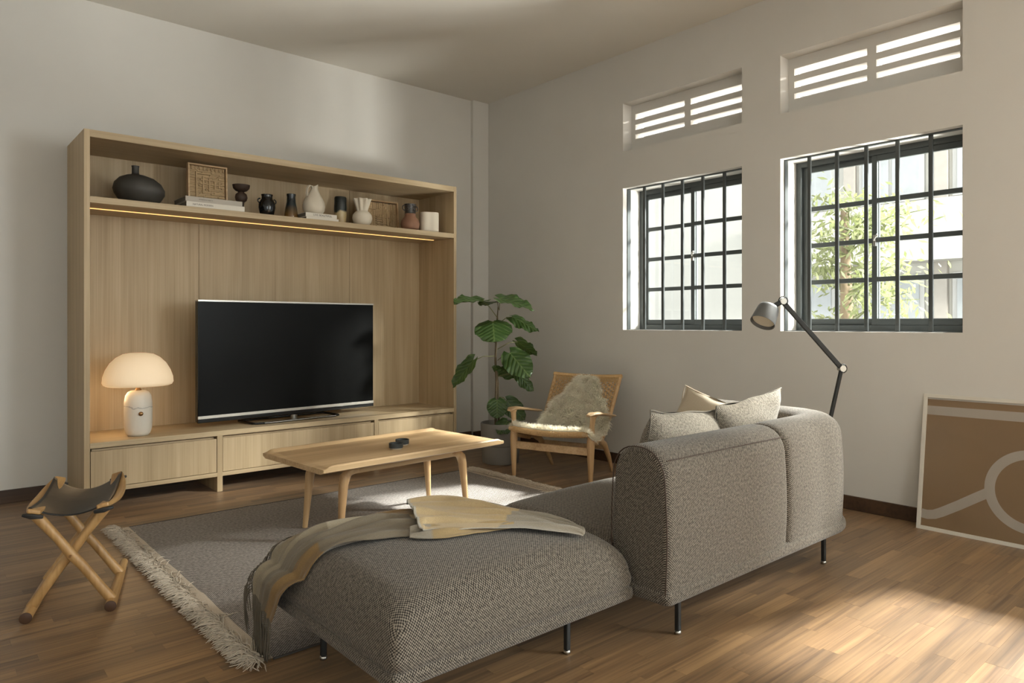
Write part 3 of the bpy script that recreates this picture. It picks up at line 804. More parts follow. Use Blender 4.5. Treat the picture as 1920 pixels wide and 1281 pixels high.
# ================================================================ RUG
rg = empty('rug', (2.12, 3.365, 0)); tag(rg, 'flat woven grey wool rug with shaggy cream fringes under the coffee table', 'rug')
RX0, RX1, RY0, RY1 = .955, 3.29, 2.345, 4.385
def rug_z(x, y):
    return .006 + .0025 * (noise.noise(Vector((x * 1.7, y * 2.1, 3))) + .3) + .006 * math.exp(-((y - 3.02 - .06 * math.sin(x * 2)) / .035) ** 2) * (.5 + .5 * math.sin(x * 1.3)) + .004 * math.exp(-((x - 1.62) / .03) ** 2)
mb = MB(); ox, oy = 2.12, 3.365
def rf(u, v):
    x = lerp(RX0, RX1, u); y = lerp(RY0, RY1, v)
    e = .006 * noise.noise(Vector((x * 3, 0 if v < .5 else 9, 0))) if v in (0, 1) else 0
    return (x - ox, y - oy + e, rug_z(x, y))
mb.grid(rf, 90, 80, uvfn=lambda u, v: (lerp(RX0, RX1, u), lerp(RY0, RY1, v)))
mb.build('woven_field', M['rug'], rg, smooth=True)
redge = plain('rug_edge', (70, 66, 62), .95)
for y in (RY0, RY1):                              # bound selvedge, a little dark cord on both long sides
    MB().tube([(lerp(RX0, RX1, k / 60) - ox, y - oy + .004 * noise.noise(Vector((k * .4, y, 0))), rug_z(lerp(RX0, RX1, k / 60), y) - .002) for k in range(61)], .0045, 6).build('edge_binding', redge, rg, smooth=True)
for x, s in ((RX0, -1), (RX1, 1)):
    mb = MB(); mb.grid(lambda u, v: (x + s * .045 * u - ox + s * .004 * noise.noise(Vector((v * 14, s, 0))), lerp(RY0, RY1, v) - oy, rug_z(x, lerp(RY0, RY1, v)) + .001 - .004 * u + .002 * math.sin(PI * u)), 4, 80)
    mb.build('end_band', M['rugband'], rg, smooth=True)
    fr = MB(); rnd = random.Random(11 + s)
    nfr = 2200
    for k in range(nfr):
        y = lerp(RY0 + .004, RY1 - .004, (k + rnd.random()) / nfr); L = rnd.uniform(.06, .105); a = rnd.gauss(0, .6); zt = .006
        bx = x + s * .040; p = [(bx, y, .008)]
        hx, hy = bx, y; dx, dy = math.cos(a) * s, math.sin(a)
        lift = rnd.uniform(0.004, .020)
        for q in range(1, 5):
            a += rnd.gauss(0, .35); hx += math.cos(a) * s * L / 4; hy += math.sin(a) * L / 4
            p.append((hx, hy, .004 + lift * math.sin(PI * q / 5) + .001))
        fr.tube([(a_[0] - ox, a_[1] - oy, a_[2]) for a_ in p], [.0021, .0023, .0022, .0020, .001], 4, cap=False)
    tag(fr.build('fringe', M['fringe'], rg, smooth=True, recalc=False), kind='stuff')

# ================================================================ SOFA
sf = empty('sofa', (2.78, 1.9, 0)); tag(sf, 'grey basket-weave sofa with rounded back and arm, back turned to the camera', 'sofa')
SX, SY = 2.78, 1.9
ZB = .165
# base
def base_slab(x0, x1, y0, y1, name, par, ox, oy):
    mb = cushion_mesh((x1 - x0) / 2, (y1 - y0) / 2, ZB, ZB + .050, .020, n=30)
    mb.v = [(v[0] + (x0 + x1) / 2 - ox, v[1] + (y0 + y1) / 2 - oy, v[2]) for v in mb.v]
    o = mb.build(name, M['sofa'], par, smooth=True, boxuv=True); return weld(o)
def outline(ins):
    x0, x1, y0, y1 = 1.985 + ins, 3.588 - ins, 1.470 + ins, 2.385 - ins; R = .285 - ins; r_ = .025
    pts = []
    for cx, cy, rr_, a0 in ((x1 - R, y0 + R, R, -PI / 2), (x1 - r_, y1 - r_, r_, 0), (x0 + r_, y1 - r_, r_, PI / 2), (x0 + r_, y0 + r_, r_, PI)):
        for k in range(13): pts.append((cx + rr_ * math.cos(a0 + PI / 2 * k / 12), cy + rr_ * math.sin(a0 + PI / 2 * k / 12)))
    out = []
    for i in range(len(pts)):
        a, b_ = Vector(pts[i]), Vector(pts[(i + 1) % len(pts)]); n_ = max(1, int((b_ - a).length / .03) if ins == ins else 1)
        out += [a, b_] if False else [a]
    return out
mb = MB(); rr2 = []
for i_, z in ((.018, 0), (.008, .004), (.002, .012), (0, .025), (.002, .039), (.008, .047), (.018, .050)): rr2.append([(p.x - SX, p.y - SY, ZB + z) for p in outline(i_)])
m_ = len(rr2[0]); fs = []
for i in range(len(rr2) - 1):
    for k in range(m_): fs.append((i * m_ + k, i * m_ + (k + 1) % m_, (i + 1) * m_ + (k + 1) % m_, (i + 1) * m_ + k))
fs += [tuple(range(m_))[::-1], tuple((len(rr2) - 1) * m_ + k for k in range(m_))]
mb.add([v for r_ in rr2 for v in r_], fs).build('base', M['sofa'], sf, smooth=True, boxuv=True, angle=50)
# arch profile, local (t across thickness from outer to inner, z)
def arch(th=.245, z0=.207, z1=.712, n=15):
    pts = [(th / 2, z0)]
    for k in range(5): pts.append((th / 2 + .008 * math.sin(PI * (k + .5) / 5), lerp(z0, z1 - .13, (k + .5) / 5)))
    ex = 2.35
    for k in range(n + 1):
        a = PI * k / n; c, s = math.cos(a), math.sin(a)
        pts.append((th / 2 * math.copysign(abs(c) ** (2 / ex), c), z1 - .13 + .13 * abs(s) ** (2 / ex)))
    for k in range(4, -1, -1): pts.append((-th / 2 - .008 * math.sin(PI * (k + .5) / 5), lerp(z0, z1 - .13, (k + .5) / 5)))
    pts.append((-th / 2, z0)); return pts
def arch_sweep(path, z1s=None, name='back_cushion'):
    """path: list of (x, y) centre line; the ends are closed with softly rounded faces"""
    P = [Vector((p[0], p[1])) for p in path]
    d = [0]
    for i in range(1, len(P)): d.append(d[-1] + (P[i] - P[i - 1]).length)
    tot = d[-1]
    # resample
    n = max(12, int(tot / .05)); es = [0, .004, .012, .024, .04]
    ss = es + [lerp(.07, tot - .07, k / n) for k in range(n + 1)] + [tot - e for e in reversed(es)]
    rings = []
    prof0 = arch()
    pl = [0]
    for i in range(1, len(prof0)): pl.append(pl[-1] + math.hypot(prof0[i][0] - prof0[i - 1][0], prof0[i][1] - prof0[i - 1][1]))
    def at(s):
        for i in range(len(d) - 1):
            if s <= d[i + 1] + 1e-9:
                f = (s - d[i]) / (d[i + 1] - d[i]); return P[i].lerp(P[i + 1], f)
        return P[-1]
    for s in ss:
        e = min(s, tot - s); k = min(1, e / .04); inset = .020 * (1 - math.sqrt(max(0, 1 - (1 - k) ** 2)))
        p = at(s); t = (at(min(tot, s + .01)) - at(max(0, s - .01))).normalized(); nrm = Vector((-t.y, t.x))
        hz = .712 + (z1s(s / tot) if z1s else 0)
        pr = arch(.245 - 2 * inset, .207, hz - inset)
        if s in (0, tot): pass
        bul = .004 * math.sin(PI * s / tot)
        rings.append([(p.x - nrm.x * q[0] * (1 + bul * 2), p.y - nrm.y * q[0] * (1 + bul * 2), q[1]) for q in pr])
    mb = MB(); m_ = len(rings[0]); vs = [v for r_ in rings for v in r_]; fs = []; uvs = []
    for i in range(len(rings) - 1):
        for k in range(m_ - 1):
            a = i * m_ + k; fs.append((a, a + m_, a + m_ + 1, a + 1)); uvs.append([(ss[i], pl[k]), (ss[i + 1], pl[k]), (ss[i + 1], pl[k + 1]), (ss[i], pl[k + 1])])
    mb.add([(v[0] - SX, v[1] - SY, v[2]) for v in vs], fs, uvs)
    # end faces and underside as fans with planar uv
    for ring, flip in ((rings[0], False), (rings[-1], True)):
        c = Vector((sum(v[0] for v in ring) / m_, sum(v[1] for v in ring) / m_, .44))
        tt = (Vector(rings[1][0]) - Vector(rings[0][0])) if not flip else (Vector(rings[-2][0]) - Vector(rings[-1][0]))
        tt.z = 0; tt.normalize()
        vs = [(c.x - tt.x * .006 - SX, c.y - tt.y * .006 - SY, c.z)] + [(v[0] - SX, v[1] - SY, v[2]) for v in ring]
        fs = [(0, k, k + 1) for k in range(1, m_)] + [(0, m_, 1)]; uvs = []
        us = [(v[0] + v[1], v[2]) for v in vs]
        mb.add(vs, fs, [[us[j] for j in f] for f in fs])
    return mb.build(name, M['sofa'], sf, smooth=True, angle=75)
YB = 1.483 + .1225
lc = arch_sweep([(1.992, YB), (2.836, YB)])
cr = .17
corner = [(3.46 - cr + cr * math.sin(t), YB + cr - cr * math.cos(t)) for t in [PI / 2 * k / 8 for k in range(9)]]
arch_sweep([(2.842, YB)] + corner + [(3.46, 2.36)], z1s=lambda s: .012 * s)
# piping around the visible end of the back
pp = [(1.9915 - SX, YB + q[0] * 1.0 - SY, q[1]) for q in arch(.236, .207, .708)]
MB().tube(pp, .0022, 6).build('piping', M['cup'], sf, smooth=True)
sp_ = MB().tube([(lerp(2.01, 2.82, k / 20) - SX, YB - .1225 - .002 + .0145 - SY, .669) for k in range(21)], .0018, 5); sp_.build('seam', M['cup'], sf, smooth=True)
# seat cushion
mb = stuffed(.685, .365, .205, .345, .07, .03, .050)
mb.v = [(v[0] + 2.672 - SX, v[1] + 2.06 - SY, v[2]) for v in mb.v]
mb.build('seat_cushion', M['sofa'], sf, smooth=True, boxuv=True, angle=80)
def leg(x, y, par, ox, oy):
    o = MB().bar([(x - ox, y - oy, .012), (x - ox, y - oy, ZB + .004)], .019, .019, up=(1, 0, 0)).build('leg', M['dark'], par, bevel=.004)
    f = MB().lathe([(.008, 0), (.012, .003), (.013, .009), (.011, .014), (.007, .017)], 16, at=(x - ox, y - oy, 0)).build('foot', M['steel'], o, smooth=True, angle=50); f['label'] = 'small steel glide'
for x, y in ((2.165, 1.56), (3.325, 1.56), (2.165, 2.3), (3.40, 2.28)): leg(x, y, sf, SX, SY)

# ottoman / daybed end
ot = empty('chaise_ottoman', (1.49, 2.06, 0)); tag(ot, 'low grey basket-weave upholstered ottoman at the near end of the sofa, under the throw', 'ottoman')
OX, OY = 1.49, 2.06
base_slab(.975, 1.972, 1.603, 2.475, 'base', ot, OX, OY)
mb = stuffed(.492, .430, .209, .368, .10, .035, .062, pw=2.8, Rz=.10)
mb.v = [(v[0] + 1.4735 - OX, v[1] + 2.039 - OY, v[2]) for v in mb.v]
oc = mb.build('cushion', M['sofa'], ot, smooth=True, boxuv=True, angle=80)
for x, y in ((1.085, 2.235), (1.745, 1.72), (1.085, 1.75), (1.9, 2.30)): leg(x, y, ot, OX, OY)
ovs = [Vector((v.co.x + OX, v.co.y + OY, v.co.z)) for v in oc.data.vertices]
bvh = BVHTree.FromPolygons(ovs, [tuple(p.vertices) for p in oc.data.polygons])
def top_z(x, y):
    h = bvh.ray_cast(Vector((x, y, 1)), Vector((0, 0, -1)))
    return h[0].z if h[0] else None

# ================================================================ THROW BLANKET
th = empty('throw_blanket', (1.4, 2.05, 0)); tag(th, 'beige ochre and grey wool throw tossed over the ottoman with a hanging fringe', 'blanket')
XE = .985
def drape(x, y, lift):
    """point on or over the ottoman; left of the edge the cloth hangs"""
    if x >= XE:
        z = top_z(x, min(2.45, max(1.63, y)))
        if z is None: z = .3
        if y > 2.42:
            ey = y - 2.42; R = .05; t_ = min(PI / 2, ey / R)
            return Vector((x, 2.42 + math.sin(t_) * (R + lift * .6) + .02, z + .006 + lift - R * (1 - math.cos(t_)) - max(0, ey - R * PI / 2)))
        return Vector((x, y, z + .006 + lift))
    e = XE - x; z0 = (top_z(XE, min(2.43, max(1.68, y))) or .3)
    R = .05; th_ = min(PI / 2, e / R)
    return Vector((XE - .004 - math.sin(th_) * (R + lift), y, z0 + .006 - R * (1 - math.cos(th_)) - max(0, e - R * PI / 2) + lift * math.cos(th_)))
def crom(xs, ys, x):
    i = 0
    while i < len(xs) - 2 and x > xs[i + 1]: i += 1
    p = lambda k: ys[max(0, min(len(ys) - 1, k))]
    t = (x - xs[i]) / (xs[i + 1] - xs[i]); a, b_, c, d = p(i - 1), p(i), p(i + 1), p(i + 2)
    return .5 * (2 * b_ + (c - a) * t + (2 * a - 5 * b_ + 4 * c - d) * t * t + (3 * b_ - a - 3 * c + d) * t ** 3)
def sheet(name, cl, hw, fold, dye, nu=110, nv=44, thick=.003, lift0=0.0):
    ss = [0]
    for i in range(1, len(cl)): ss.append(ss[-1] + math.hypot(cl[i][0] - cl[i - 1][0], cl[i][1] - cl[i - 1][1]))
    T = ss[-1]; ss = [s / T for s in ss]
    cxs = [c[0] for c in cl]; cys = [c[1] for c in cl]
    def pos(u, v):
        lx = lambda q: Vector((crom(ss, cxs, q), crom(ss, cys, q)))
        c = lx(u); t = (lx(min(1, u + .03)) - lx(max(0, u - .03))).normalized(); n = Vector((-t.y, t.x))
        h = crom(ss, hw, u) * (1 + .10 * noise.noise(Vector((u * 7, 1 if v > .5 else 5, lift0 * 90)))); q = v * 2 - 1
        f = fold(u, q); gath = 1 - .0 * f
        p = c + n * q * h
        return drape(p.x, p.y, max(0, f) + lift0)
    mb = MB(); mb.grid(pos, nu, nv)
    o = mb.build(name, M['blanket'], th, smooth=True, recalc=False)
    for v in o.data.vertices: v.co -= Vector((1.4, 2.05, 0))
    ca = o.data.color_attributes.new('dye', 'FLOAT_COLOR', 'POINT')
    for i in range(nu + 1):
        for j in range(nv + 1):
            ca.data[i * (nv + 1) + j].color = lin(dye(i / nu, j / nv * 2 - 1))
    md = o.modifiers.new('t', 'SOLIDIFY'); md.thickness = thick; md.offset = -1
    return o, pos
BEI, OCH, GRY, TAU = (186, 164, 126), (130, 105, 70), (152, 144, 130), (116, 106, 90)
def ridges(u, q, cs, amp, wd, wob=.12):
    z = 0
    for i, c in enumerate(cs):
        cc = c + wob * math.sin(u * 5 + i * 2.1); z = max(z, amp * (.6 + .4 * math.sin(u * 9 + i * 1.7)) * math.exp(-((q - cc) / wd) ** 2))
    return z
# lower layer: runs from the middle to the hanging end
cl1 = [(1.66, 2.12), (1.50, 2.17), (1.32, 2.23), (1.16, 2.265), (1.04, 2.29), (.94, 2.33), (.83, 2.375)]
hw1 = [.10, .20, .21, .19, .145, .11, .078]
def dye1(u, q):
    q = q + .05 * math.sin(u * 20)
    if .22 < u < .46 and q < -.15: return OCH
    if u < .30: return BEI
    if u > .70 and q > .30 + .5 * max(0, .8 - u): return OCH
    if u < .62 and q < -.30: return (168, 158, 138)
    return TAU if q > -.35 else (134, 123, 104)
s1, pos1 = sheet('grey_part', cl1, hw1, lambda u, q: ridges(u, q, (-.82, -.45, -.1, .25, .55, .85), .030 * (1 - .7 * max(0, u - .5) * 2) * min(1, max(0, (u - .22) / .2)), .08) + .003, dye1, nu=150, nv=90)
# upper fold: wide beige part ending in a tip at the right
cl2 = [(1.80, 1.69), (1.72, 1.83), (1.63, 1.98), (1.54, 2.10), (1.47, 2.17), (1.42, 2.20)]
hw2 = [.012, .085, .165, .215, .235, .225]
def dye2(u, q):
    if abs(q) > .955 or u > .975: return (176, 170, 158)
    if u < .42: return GRY
    return BEI
s2, pos2 = sheet('beige_part', cl2, hw2, lambda u, q: ridges(u, q, (-.85, -.5, -.12, .2, .6), .022, .06, .07) + .012 * max(0, u - .85) / .15, dye2, lift0=.017)
# small turned corner in front
cl3 = [(1.62, 1.86), (1.50, 1.93), (1.38, 1.98), (1.30, 2.03)]
hw3 = [.01, .055, .075, .05]
s3, pos3 = sheet('turned_corner', cl3, hw3, lambda u, q: ridges(u, q, (-.3, .5), .020, .2, .05), lambda u, q: (176, 170, 158) if q < -.9 else ((160, 138, 100) if u < .8 else GRY), 50, 20, lift0=.006)
# fringe of the hanging end
fb = MB(); rnd = random.Random(5)
for k in range(46):
    v = (k + .5) / 46; p = pos1(1, v); L = rnd.uniform(.16, .24)
    zb = max(.012, p.z - L); pts = [p + Vector((0, 0, .006))]
    for q in range(1, 6):
        t = q / 5; pts.append(Vector((p.x + rnd.gauss(0, .0015) + .004 * math.sin(k) * t, p.y + rnd.gauss(0, .002) + (v - .5) * .02 * t, lerp(p.z, zb, t))))
    fb.tube([q_ - Vector((1.4, 2.05, 0)) for q_ in pts], [.0018, .0020, .0019, .0018, .0019, .0012], 5)
for k in range(26):                               # side tassels sliding over the far corner
    v = k / 25; p = pos1(lerp(.74, .98, v), .015) + Vector((0, .004, 0)); L = rnd.uniform(.12, .2)
    pts = [p]
    for q in range(1, 6):
        t = q / 5; pts.append(Vector((p.x - .05 * t * (1 - v) - .015 * math.sin(PI * t), p.y + .03 * math.sin(PI * t * .6) + rnd.gauss(0, .002), p.z + .004 - L * t ** 1.5)))
    fb.tube([q_ - Vector((1.4, 2.05, 0)) for q_ in pts], [.0018, .0020, .0019, .0018, .0019, .0012], 5)
tag(fb.build('fringe', M['bfringe'], th, smooth=True), kind='stuff')

# ================================================================ PILLOWS
def pillow(name, c, w, h, t, nrm, roll, mat, label, pmat=None, droop=.0):
    """square pillow; nrm = facing direction of its broad side, local z = up edge"""
    r = empty(name, c); tag(r, label, 'pillow')
    n = Vector(nrm).normalized(); up = Vector((0, 0, 1)); up = (up - n * up.dot(n)).normalized(); right = up.cross(n)
    R = Matrix((right, n, up)).transposed().to_4x4() @ Matrix.Rotation(roll, 4, 'Y')
    r.matrix_world = Matrix.Translation(Vector(c)) @ R
    mb = MB(); ng = 26
    def P(u, v, s):
        a, b_ = u * 2 - 1, v * 2 - 1
        k = (1 - abs(a) ** 2.4) * (1 - abs(b_) ** 2.4); k = max(0, k) ** .55
        pin = 1 - .07 * (1 - abs(b_) ** 2) * abs(a) ** 3; pin2 = 1 - .07 * (1 - abs(a) ** 2) * abs(b_) ** 3
        p = Vector((a * w / 2 * pin, s * t / 2 * k, b_ * h / 2 * pin2))
        p += Vector(noise.noise_vector(Vector((a * 1.6, b_ * 1.6, s + c[0] * 3)))) * .012
        if s < 0 or True: p.y += .0
        p.z -= droop * (1 - a * a) * max(0, b_)
        return p
    mb.grid(lambda u, v: P(u, v, 1), ng, ng, uvfn=lambda u, v: (u * w, v * h)); mb.grid(lambda u, v: P(u, v, -1), ng, ng, uvfn=lambda u, v: (u * w, v * h), flip=True)
    mb.build('pillow_cover', mat, r, smooth=True)
    loop = [P(k / 30, 0, 0) for k in range(30)] + [P(1, k / 30, 0) for k in range(30)] + [P(1 - k / 30, 1, 0) for k in range(30)] + [P(0, 1 - k / 30, 0) for k in range(31)]
    MB().tube(loop, .0028, 6, cap=False).build('piping', pmat or mat, r, smooth=True)
    return r
pillow('cushion_pillow', (2.60, 1.865, .565), .66, .42, .19, (-.10, 1, .22), -.07, M['sofa2'], 'grey woven pillow leaning on the sofa back, leftmost of the three')
pillow('cushion_pillow', (3.07, 1.83, .600), .50, .42, .15, (.06, 1, .25), .12, M['sofa2'], 'paler grey woven pillow with raised corner, beside the sofa back')
pillow('cushion_pillow', (3.17, 2.12, .590), .44, .37, .13, (-1, .1, .30), .22, M['plaid'], 'light beige checked linen pillow behind the two woven ones')

# ================================================================ COFFEE TABLE
ct = empty('coffee_table', (2.146, 3.570, 0), math.radians(3.9)); tag(ct, 'light oak coffee table with lipped top and splayed legs on the rug', 'table')
TL, TWD, TZ = 1.230 / 2, .653 / 2, .430
# top made as a lofted section across the width (raised lips on the long sides)
def topsec(x):
    k = min(1, max(0, (TL - abs(x) - .005) / .045)); lip = .016 * (k * k * (3 - 2 * k))
    hw_ = TWD
    return [(-hw_, -.016), (-hw_ - .002, -.002 + lip * .6), (-hw_ + .004, lip), (-hw_ + .014, lip), (-hw_ + .034, .0), (0, 0), (hw_ - .034, 0), (hw_ - .014, lip), (hw_ - .004, lip), (hw_ + .002, -.002 + lip * .6), (hw_, -.016), (hw_ - .03, -.027), (-hw_ + .03, -.027)]
xs = [-TL, -TL + .004, -TL + .02, -TL + .03, -TL + .04, -TL + .055, -.3, 0, .3, TL - .055, TL - .04, TL - .03, TL - .02, TL - .004, TL]
mb = MB(); secs = [topsec(x) for x in xs]; m_ = len(secs[0]); vs = []
for x, s in zip(xs, secs): vs += [(x, p[0], TZ + p[1]) for p in s]
fs = []
for i in range(len(xs) - 1):
    for k in range(m_): fs.append((i * m_ + k, i * m_ + (k + 1) % m_, (i + 1) * m_ + (k + 1) % m_, (i + 1) * m_ + k))
fs.append(tuple(range(m_))[::-1]); fs.append(tuple((len(xs) - 1) * m_ + k for k in range(m_)))
mb.add(vs, fs).build('tabletop', M['oak'], ct, smooth=True, angle=35)
ZF = .0085
for sx_ in (-1, 1):
    for sy_ in (-1, 1):
        pts = [(sx_ * .437, sy_ * .185, ZF), (sx_ * .425, sy_ * .180, .15), (sx_ * .412, sy_ * .175, .30), (sx_ * .402, sy_ * .174, .340), (sx_ * .378, sy_ * .174, .366), (sx_ * .325, sy_ * .174, .372)]
        lg = MB().tube(pts, [.0145, .019, .026, .029, .025, .017], 16, flat=(1, .95)).build('leg', M['oakz'], ct, smooth=True, angle=60)
for sy_ in (-1, 1): boxo('apron', M['oak'], ct, -.37, .37, sy_ * .174 - .013, sy_ * .174 + .013, .350, .404, bevel=.006, segs=3)
for sx_ in (-1, 1): boxo('apron', M['oak'], ct, sx_ * .39 - .012, sx_ * .39 + .012, -.160, .160, .360, .404, bevel=.004)
for (x, y, lb) in ((2.135, 3.478, 'dark round dish with pale foot on the coffee table, nearer of the two'), (2.232, 3.566, 'dark round dish with pale foot on the coffee table, farther of the two')):
    r = empty('small_dish', (x, y, TZ)); tag(r, lb, 'dish')
    MB().lathe([(.030, .006), (.040, .008), (.0405, .034), (.036, .034), (.034, .014), (.002, .012)], 32).build('bowl', M['gloss'] if False else plain('slate_ceramic', (54, 58, 58), .45, var=.1, scale=30), r, smooth=True, angle=40)
    MB().lathe([(.030, 0), (.032, .001), (.034, .008), (.030, .009)], 32).build('foot_ring', M['cream'], r, smooth=True, angle=40)

# ================================================================ FOLDING STOOL
sl = empty('folding_stool', (.571, 3.481, 0), math.radians(-16.7)); tag(sl, 'folding wooden X-leg stool with black leather sling seat on the bare floor', 'stool')
HB = .2865
for s in (-1, 1):
    fb_ = MB().tube([(s * .1415, -HB, .021), (s * .1415, -HB + .2, .021), (s * .1415, HB, .020)], [.021, .021, .017], 20)
    fb_.build('foot_bar', M['teaky'], sl, smooth=True, angle=50)
    ec = MB().lathe([(.0215, 0), (.0215, .003), (.018, .005)], 20).build('end_cap', M['endgrain'], sl, smooth=True, angle=50)
    e = ec; e.rotation_euler = (PI / 2, 0, 0); e.location = (s * .1415, -HB, .0215)
    # curved top rail, broad and thin with pointed ends
    pts = []; ws = []; hs_ = []
    for k in range(17):
        t = k / 16 * 2 - 1
        pts.append((s * (.118 + .020 * (1 - t * t) - .004), t * (HB + .006), .405 + .022 * t * t + (.012 if t > 0 else 0) * t * t)); ws.append(.066 - .022 * abs(t) ** 4); hs_.append(.018)
    rl = MB().bar(pts, ws, hs_, up=(s * -.25, 0, 1)).build('seat_rail', M['teaky'], sl, bevel=.006, segs=3)
for s, vs_ in ((-1, (-.195, .135)), (1, (-.232, .098))):
    for v in vs_:
        lg = MB().tube([(s * -.118, v, .398), (s * -.10, v, .375), (s * -.045, v, .30), (0, v, .232), (s * .04, v, .18), (s * .10, v, .09), (s * .1415, v, .03)], [.020, .020, .017, .019, .018, .018, .020], 16)
        lg.build('leg', M['teak'], sl, smooth=True, angle=60)
MB().tube([(0, -.262, .230), (0, -.165, .230)], .005, 10).build('pivot_pin', M['brass'], sl, smooth=True, angle=50)
MB().tube([(0, .07, .230), (0, .165, .230)], .005, 10).build('pivot_pin', M['brass'], sl, smooth=True, angle=50)
def seat(u, v):
    a = u * 2 - 1; y = lerp(-HB + .012, HB - .02, v)
    e = abs(v * 2 - 1)
    sag = .030 * (1 - a * a) * (.8 + .2 * e)
    z = .4135 + .020 * e * e * abs(a) ** 2 - sag + .012 * max(0, (v - .5) * 2) * a * a
    y += (.03 * (1 - a * a)) * (-1 if v > .5 else 1) * e ** 3
    return (a * .134, y, z + .008)
lt = MB().grid(seat, 24, 24).build('leather_seat', M['leather'], sl, smooth=True)
md = lt.modifiers.new('t', 'SOLIDIFY'); md.thickness = .004
for s in (-1, 1):
    for e in (-1, 1):
        MB().bar([(s * .153, e * (HB + .002), .417 + .008 * (e > 0)), (s * .120, e * (HB + .004), .411 + .008 * (e > 0)), (s * .084, e * (HB + .0), .403 + .008 * (e > 0))], [.012, .030, .014], [.010, .020, .012]).build('seat_loop', M['leather'], sl, bevel=.003)
for s in (-1, 1):
    MB().bar([(s * .128, -HB + .0, .418), (s * .150, -HB + .0, .405), (s * .118, -HB + .0, .392), (s * .095, -HB, .396)], .02, .006, up=(0, 1, 0)).build('seat_loop', M['leather'], sl, smooth=False) if False else None

# ================================================================ LOUNGE CHAIR
fdir = Vector((-.95, -.31, 0)).normalized()
ch = empty('lounge_chair', (3.76, 3.76, 0), math.atan2(fdir.y, fdir.x)); tag(ch, 'low oak armchair with woven paper cord seat and back beside the window wall', 'chair')
# local: +x front, y to sitter's left. front feet at x=+.165
FX = .175
hwf = .318
for s in (-1, 1):
    # front leg rising to the arm
    lg = MB(); lg.tube([(FX, s * hwf, 0), (FX + .002, s * hwf, .15), (FX, s * hwf, .28), (FX - .004, s * hwf, .345), (FX - .010, s * (hwf + .006), .42), (FX - .012, s * (hwf + .012), .475), (FX - .012, s * (hwf + .014), .495)],
                       [.015, .023, .030, .028, .019, .022, .034], 14, flat=(.85, 1))
    lg.build('leg', M['oakz'], ch, smooth=True, angle=60)
    # rear leg splaying backwards
    MB().tube([(-.02, s * (hwf - .035), .30), (-.16, s * (hwf - .04), .235), (-.27, s * (hwf - .05), .12), (-.345, s * (hwf - .055), 0)], [.024, .027, .021, .014], 14, flat=(1, .75)).build('leg', M['oakz'], ch, smooth=True, angle=60)
    MB().tube([(-.01, s * (hwf - .035), .27), (FX - .01, s * (hwf - .01), .31)], [.02, .02], 12, flat=(1, .7)).build('side_rail', M['oakz'], ch, smooth=True, angle=60)
    # armrest
    ap = [(FX + .055, s * (hwf + .005), .497), (FX + .01, s * (hwf + .013), .505), (FX - .08, s * (hwf + .02), .500), (FX - .22, s * (hwf + .016), .478), (FX - .38, s * (hwf + .004), .452), (FX - .43, s * (hwf - .0), .445)]
    MB().tube(ap, [.020, .036, .036, .030, .027, .016], 14, flat=(.38, 1), up=(0, 0, 1)).build('armrest', M['oak'], ch, smooth=True, angle=60)
    # back post
    MB().tube([(-.13, s * .268, .27), (-.25, s * .275, .42), (-.37, s * .283, .60), (-.455, s * .288, .735)], [.017, .019, .018, .014], 12, flat=(1, .9)).build('back_post', M['oakz'], ch, smooth=True, angle=60)
    # seat side rail
    MB().tube([(FX + .075, s * .300, .368), (0, s * .292, .315), (-.14, s * .268, .275)], [.017, .018, .016], 12).build('seat_side_rail', M['oakz'], ch, smooth=True, angle=60)
boxo('stretcher', M['oak'], ch, FX - .014, FX + .010, -hwf + .01, hwf - .01, .205, .262, bevel=.005, segs=3)
boxo('stretcher', M['oak'], ch, -.215, -.195, -hwf + .05, hwf - .05, .19, .22, bevel=.004)
# cord seat: front rail wrapped in cord, cords running to the back
def spt(x):     # seat profile height
    return interp([-.14, -.05, .08, .20, .255], [.285, .292, .315, .352, .372], x)
cs = MB(); ncord = 78
for k in range(ncord):
    y = lerp(-.285, .285, k / (ncord - 1)); bow = -.018 * (1 - (y / .3) ** 2)
    pts = [(x, y, spt(x) + bow * .8 + .017) for x in (-.13, -.07, 0, .08, .15, .21)] + [(.246, y, .384 + bow), (.260, y, .372 + bow), (.256, y, .352 + bow), (.238, y, .346 + bow), (.20, y, .340 + bow)]
    cs.tube(pts, .0036, 5, cap=False)
tag(cs.build('seat_cord', M['cord'], ch, smooth=True), kind='stuff')
MB().tube([(.240, lerp(-.318, .318, k / 12), .366 - .018 * (1 - (k / 6 - 1) ** 2)) for k in range(13)], .016, 12).build('front_rail', M['oak'], ch, smooth=True, angle=60)
# cord back: horizontal strands in pairs over vertical warps
bk = MB(); nb = 52
b0 = Vector((-.175, 0, .33)); b1 = Vector((-.448, 0, .728))
bn = Vector((b1.z - b0.z, 0, -(b1.x - b0.x))).normalized()
for k in range(nb):
    t = k / (nb - 1); c = b0.lerp(b1, t); hwk = lerp(.270, .286, t); n_ = 44; pts = []
    for j in range(n_ + 1):
        yy = lerp(-hwk, hwk, j / n_); bow = -.022 * (1 - (yy / hwk) ** 2)
        over = .0075 * (1 if (j // 2 + (k // 2)) % 2 else -1) if t < .90 else .004
        q = c + bn * (over + bow + .004); pts.append((q.x, yy, q.z))
    bk.tube(pts, .0036, 4, cap=False)
tag(bk.build('back_cord', M['cord'], ch, smooth=True, recalc=False), kind='stuff')
wp = MB()
for j in range(23):
    yy = lerp(-.262, .262, j / 22); bow = -.022 * (1 - (yy / .28) ** 2)
    wp.tube([tuple((b0.lerp(b1, t) + bn * (bow + .004)) + Vector((0, yy * lerp(1, 1.05, t), 0))) for t in (0, .25, .5, .75, 1)], .0042, 5, cap=False)
tag(wp.build('back_warp', M['cord'], ch, smooth=True), kind='stuff')
tr_ = MB(); pts = []
